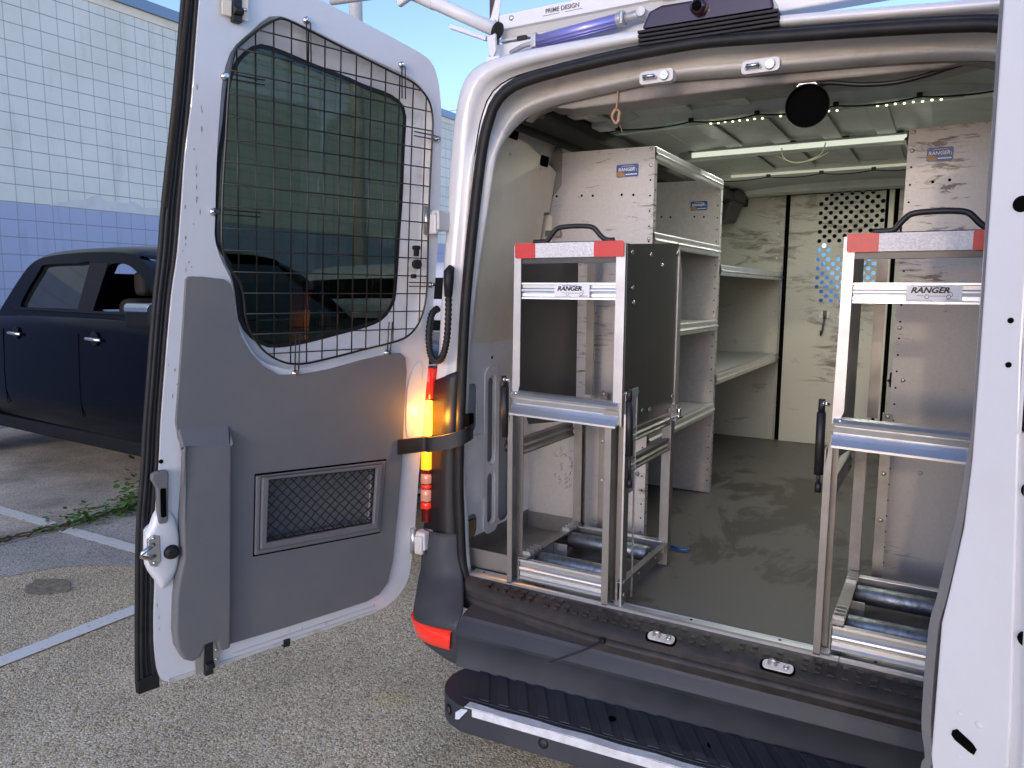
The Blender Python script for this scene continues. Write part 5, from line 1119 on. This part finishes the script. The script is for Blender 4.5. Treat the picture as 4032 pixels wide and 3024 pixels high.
for x in xs: b.box(x-.008, x+.008, .652, .668, 2.262, 2.278)
b.tube([(-.70, .658, 2.266), (-.74, .75, 2.24), (-.76, .9, 2.22)], .003, 6); b.build('wire', 'black_cord', LS)
L2 = thing('led_strip', (0, 1.5, 2.26), 'bright white glowing bar standing for LED light on the second roof rib', 'light strip', 'LED strips under the roof')  # glowing bar stands for the lit rib front, not an LED strip
b = MB(); b.box(-.50, .40, 1.395, 1.40, 2.270, 2.292); b.build('tube', 'rib_glow', L2, bevel=.002)  # the glowing bar itself, stands for LED light on the rib
b = MB(); b.box(-.56, .46, 1.402, 1.404, 2.262, 2.30); b.build('glow_bar_backing', 'roof_shade_paint', L2)
b = MB()
for x in (-.5, -.3, -.06, .15, .35): b.box(x-.012, x+.012, 1.375, 1.396, 2.295, 2.303)
b.build('glow_bar_clip', 'black_plastic', L2)
L3 = thing('led_strip', (0, 2.12, 2.26), 'short dim LED strip on the third roof rib near the partition', 'light strip', 'LED strips under the roof')
b = MB(); b.box(-.50, .40, 2.113, 2.117, 2.275, 2.288); b.build('tube', 'led_strip', L3)
b = MB(); xs = (-.62, -.30, -.04, .20, .42, .66)
for x0, x1 in zip(xs, xs[1:]): b.tube(sag((x0, 2.09, 2.262), (x1, 2.09, 2.262), .010), .003, 6)
for x in xs: b.box(x-.010, x+.010, 2.082, 2.10, 2.258, 2.275)
b.build('wire', 'black_cord', L3)
b = MB(); xs = (-.66, -.42, -.2, .03, .3, .6)
for x in xs: b.dome((x, .80, 2.294), (0, -.3, -1), .013, 10, .010)
for x0, x1 in zip(xs, xs[1:]): b.tube(sag((x0, .80, 2.29), (x1, .80, 2.29), .004), .002, 5)
for nm, y_, e_, par in (('led_light', .825, 1.3, LS), ('led_light', 1.56, 2.2, L2), ('led_light', 2.28, 1.5, L3)):
    al = bpy.data.lights.new(nm, 'AREA'); al.shape = 'RECTANGLE'; al.size = .9; al.size_y = .02; al.energy = e_; al.color = (.98, 1, .88)
    ao = bpy.data.objects.new(nm, al); COL.objects.link(ao); ao.location = (-.02, y_, 2.292); attach(ao, par)
tag(b.build('roof_wire', 'black_cord'), 'thin black wire with round clips across the roof between the first ribs', 'wire')
CN = thing('canister', (.195, .2, 2.16), 'black round canister hanging from a small bracket under the rear header', 'canister')
b = MB(); b.smooth = True; c0 = Vector((.195, .17, 2.165)); ax = Vector((.10, -1, -.22)).normalized()
b.tube([c0-ax*.07, c0-ax*.06, c0+ax*.045, c0+ax*.05], .056, 28, rs=[.045, .053, .056, .054], cap=False); b.tube([c0-ax*.068, c0-ax*.065], .046, 28); b.build('housing', 'black_plastic', CN)
b = MB(); b.tube([c0+ax*.030, c0+ax*.031], .053, 28); b.build('opening', 'dark', CN)
b = MB(); b.box(.178, .216, .16, .176, 2.214, 2.236)
b = MB(); b.prism(rrect(.170, .214, 2.214, 2.248, .004), XZ, .150, .154, [rrect(.182, .203, 2.230, 2.238, .002)]); b.box(.166, .218, .15, .20, 2.213, 2.217); b.build('bracket', 'zinc', CN, bevel=.001)
b = MB(); b.tube(bez([(.20, .16, 2.218), (.25, .15, 2.213), (.33, .15, 2.198), (.41, .15, 2.194), (.48, .16, 2.206), (.54, .17, 2.222), (.62, .17, 2.232), (.78, .2, 2.238)], 6), .006, 8); b.tube(bez([(.55, .17, 2.222), (.53, .17, 2.232), (.51, .18, 2.242)], 4), .006, 6); b.tube(bez([(.54, .16, 2.224), (.66, .16, 2.243), (.8, .17, 2.26)], 4), .005, 6)
tag(b.build('black_cable', 'black_cord'), 'thick black cable sagging from the canister to the right wall', 'cable')
b = MB(); b.tube([(-.345, .135, 2.295), (-.344, .130, 2.262), (-.346, .128, 2.215), (-.348, .128, 2.205)], .0028, 6)
lp = [(-.348+.011*sin(t)*(1+.2*sin(3*t)), .128+.004*sin(2*t), 2.187+.020*cos(t)) for t in [i*2*pi/20 for i in range(21)]]; b.tube(lp, .0038, 6); b.tube([(p[0]+.004, p[1]-.004, p[2]-.003) for p in lp], .003, 6)
b.tube([(-.338, .128, 2.17), (-.33, .128, 2.15), (-.322, .13, 2.128)], .0009, 5); b.build
tag(b.build('pull_cord', 'cord_brown'), 'knotted brown pull cord hanging from the rear header beam', 'cord')
b = MB(); b.tube(bez([(-.10, 1.37, 2.275), (-.09, 1.36, 2.235), (-.06, 1.355, 2.212), (-.02, 1.35, 2.205), (.02, 1.355, 2.215), (.06, 1.36, 2.235), (.075, 1.37, 2.28)], 6), .0026, 5); b.tube(bez([(-.12, 1.37, 2.245), (-.08, 1.35, 2.222), (-.04, 1.35, 2.208), (.03, 1.35, 2.212), (.09, 1.35, 2.238)], 6), .0022, 5)
tag(b.build('white_string', 'cord_white'), 'loop of pale string dangling below the second roof rib', 'string')
b = MB(); b.tube(bez([(-.30, .62, .705), (-.27, .60, .708), (-.24, .59, .706), (-.21, .60, .71)], 5), .006, 6)
tag(b.build('blue_cable_end', 'sticker_blue'), 'short dark blue cable end on the van floor behind the left roller rack', 'cable')
zt = MB(); zt.tube(bez([(-.253, -.118, .642), (-.28, -.145, .625), (-.33, -.180, .603), (-.375, -.212, .585)], 5), .0030, 6); zt.box(-.261, -.245, -.120, -.105, .632, .646)
tag(zt.build('cable_tie', 'black_cord'), 'loose black cable tie lying across the bumper', 'cable tie')

# ------------------------------------------------------------------ roof rack
RR = thing('roof_rack', (-.3, .13, 2.40), 'white ladder rack above the rear doors with a purple gas strut', 'roof rack')
def rx(b, pr, x0, x1): n = len(pr); b.add([(x0, a, c) for a, c in pr]+[(x1, a, c) for a, c in pr], [(i, (i+1) % n, n+(i+1) % n, n+i) for i in range(n)]+[tuple(range(n)), tuple(range(2*n-1, n-1, -1))])
b = MB(); b.m = 0; rx(b, [(.10, 2.497), (.10, 2.535), (.16, 2.535), (.16, 2.455), (.104, 2.455), (.10, 2.461), (.112, 2.466), (.112, 2.488), (.10, 2.492)], -.745, .80); cb = b.build('crossbar', 'rack_white', RR)
b = MB(); b.box(-.742, .79, .1105, .113, 2.466, 2.489); b.build('channel', 'rack_shade', cb)
b = MB(); rx(b, [(.10, 2.398), (.10, 2.448), (.16, 2.448), (.16, 2.398)], -.765, .80); b.build('mounting_rail', 'rack_white', RR, bevel=.006)
def fr_(a, c, t): return Vector((a, .10-t, c))
text('PRIME DESIGN', .0185, fr_, (-.52, 2.5185, .001), 'ink_grey', cb, bold=.0002, sx=.98)
b = MB(); b.prism([(-.588, 2.5075), (-.53, 2.5075), (-.53, 2.5060), (-.588, 2.5060)], fr_, 0, .0006); b.prism([(-.51, 2.5075), (-.452, 2.5075), (-.452, 2.5060), (-.51, 2.5060)], fr_, 0, .0006); b.build('underline', 'ink_grey', cb)
text('Ergo', .026, fr_, (.015, 2.438, .001), 'ink_grey', RR, bold=.0, sx=1.1)
b = MB(); b.prism([(-.183, 2.418), (-.178, 2.418), (-.180, 2.440), (-.160, 2.437), (-.156, 2.448), (-.188, 2.452)], fr_, 0, .001); b.build('blue_flag_mark', 'strut_purple', RR)
b = MB()
for x in (-.70, -.18, .18): b.dome((x, .10, 2.52 if x < -.5 else 2.502), (0, -1, 0), .009, 10)
b.build('rack_bolt', 'zinc', RR)
for x in (-.66, -.32): b = MB(); b.prism(rrect(x-.018, x+.018, 2.448, 2.460, .005), fr_, -.002, .004); b.build('rubber_stop', 'black_rubber', RR)
# purple strut
b = MB(); b.smooth = True; a_, c_ = Vector((-.585, .065, 2.422)), Vector((-.325, .065, 2.440)); b.tube([a_, c_], .019, 20)
dd = (c_-a_).normalized()
for i in range(5): t = radians(200+i*28); off = Vector((0, cos(t), sin(t)))*.019; b.tube([a_+off, c_+off], .0022, 5)
gs = b.build('gas_strut', 'strut_purple', RR)
b = MB(); b.box(-.600, -.583, .045, .09, 2.402, 2.444); b.tube([(-.60, .065, 2.42), (-.64, .07, 2.418), (-.69, .08, 2.408)], .008, 8); b.build('strut_end', 'galvanised', gs, bevel=.001)
b = MB(); b.tube([(-.325, .065, 2.440), (-.300, .065, 2.4415)], .020, 18); b.tube([(-.30, .065, 2.4415), (-.245, .065, 2.445)], .0135, 14); b.tube([(-.245, .04, 2.445), (-.245, .10, 2.445)], .014, 14); b.tube([(-.303, .042, 2.455), (-.303, .042, 2.42)], .006, 8); b.build('strut_end', 'galvanised', gs, bevel=.001)
# arm
b = MB(); b.smooth = True; A0, A1 = Vector((-.735, .06, 2.478)), Vector((-1.16, .06, 2.70)); b.tube([A0, A1], .0215, 18); b.tube([A0.lerp(A1, .55), A0.lerp(A1, .56), A1], .0235, 18); arm = b.build('arm', 'rack_white', RR)
b = MB(); b.smooth = True; b.tube([(-1.02, .02, 2.646), (-1.35, -.02, 2.655)], .020, 18); b.build('side_tube', 'rack_white', RR)
b = MB(); b.beam((-1.03, .03, 2.64), (-1.10, .03, 2.615), .022, .035); b.build('tube_cap', 'rack_white', RR, bevel=.006)
b = MB(); b.tube([A0-Vector((.88, 0, -.46)).normalized()*-.004, A0+Vector((.88, 0, -.46)).normalized()*.012], .027, 18); b.build('bushing', 'black_rubber', arm)
b = MB(); b.prism([(-.755, 2.455), (-.725, 2.462), (-.722, 2.41), (-.735, 2.385), (-.745, 2.40)], XZ, .04, .052); b.box(-.755, -.705, .035, .10, 2.378, 2.392); b.build('arm_bracket', 'rack_white', RR, bevel=.002)
b = MB(); b.beam((-.76, .05, 2.452), (-.90, .05, 2.512), .02, .014); b.build('arm_flange', 'rack_white', arm, bevel=.003)
b = MB(); b.prism([(-.80, 2.52), (-.765, 2.52), (-.75, 2.60), (-.76, 2.64), (-.785, 2.56)], XZ, .12, .126); b.tube([(-.775, .10, 2.52), (-.775, .16, 2.52)], .013, 12); b.build('upright_clip', 'rack_white', RR, bevel=.002)
b = MB(); b.prism([(-.26, 2.56), (-.16, 2.57), (-.14, 2.50), (-.165, 2.485), (-.20, 2.487), (-.215, 2.50)], XZ, .09, .098); b.build('hanger_plate', 'rack_white', RR, bevel=.002)
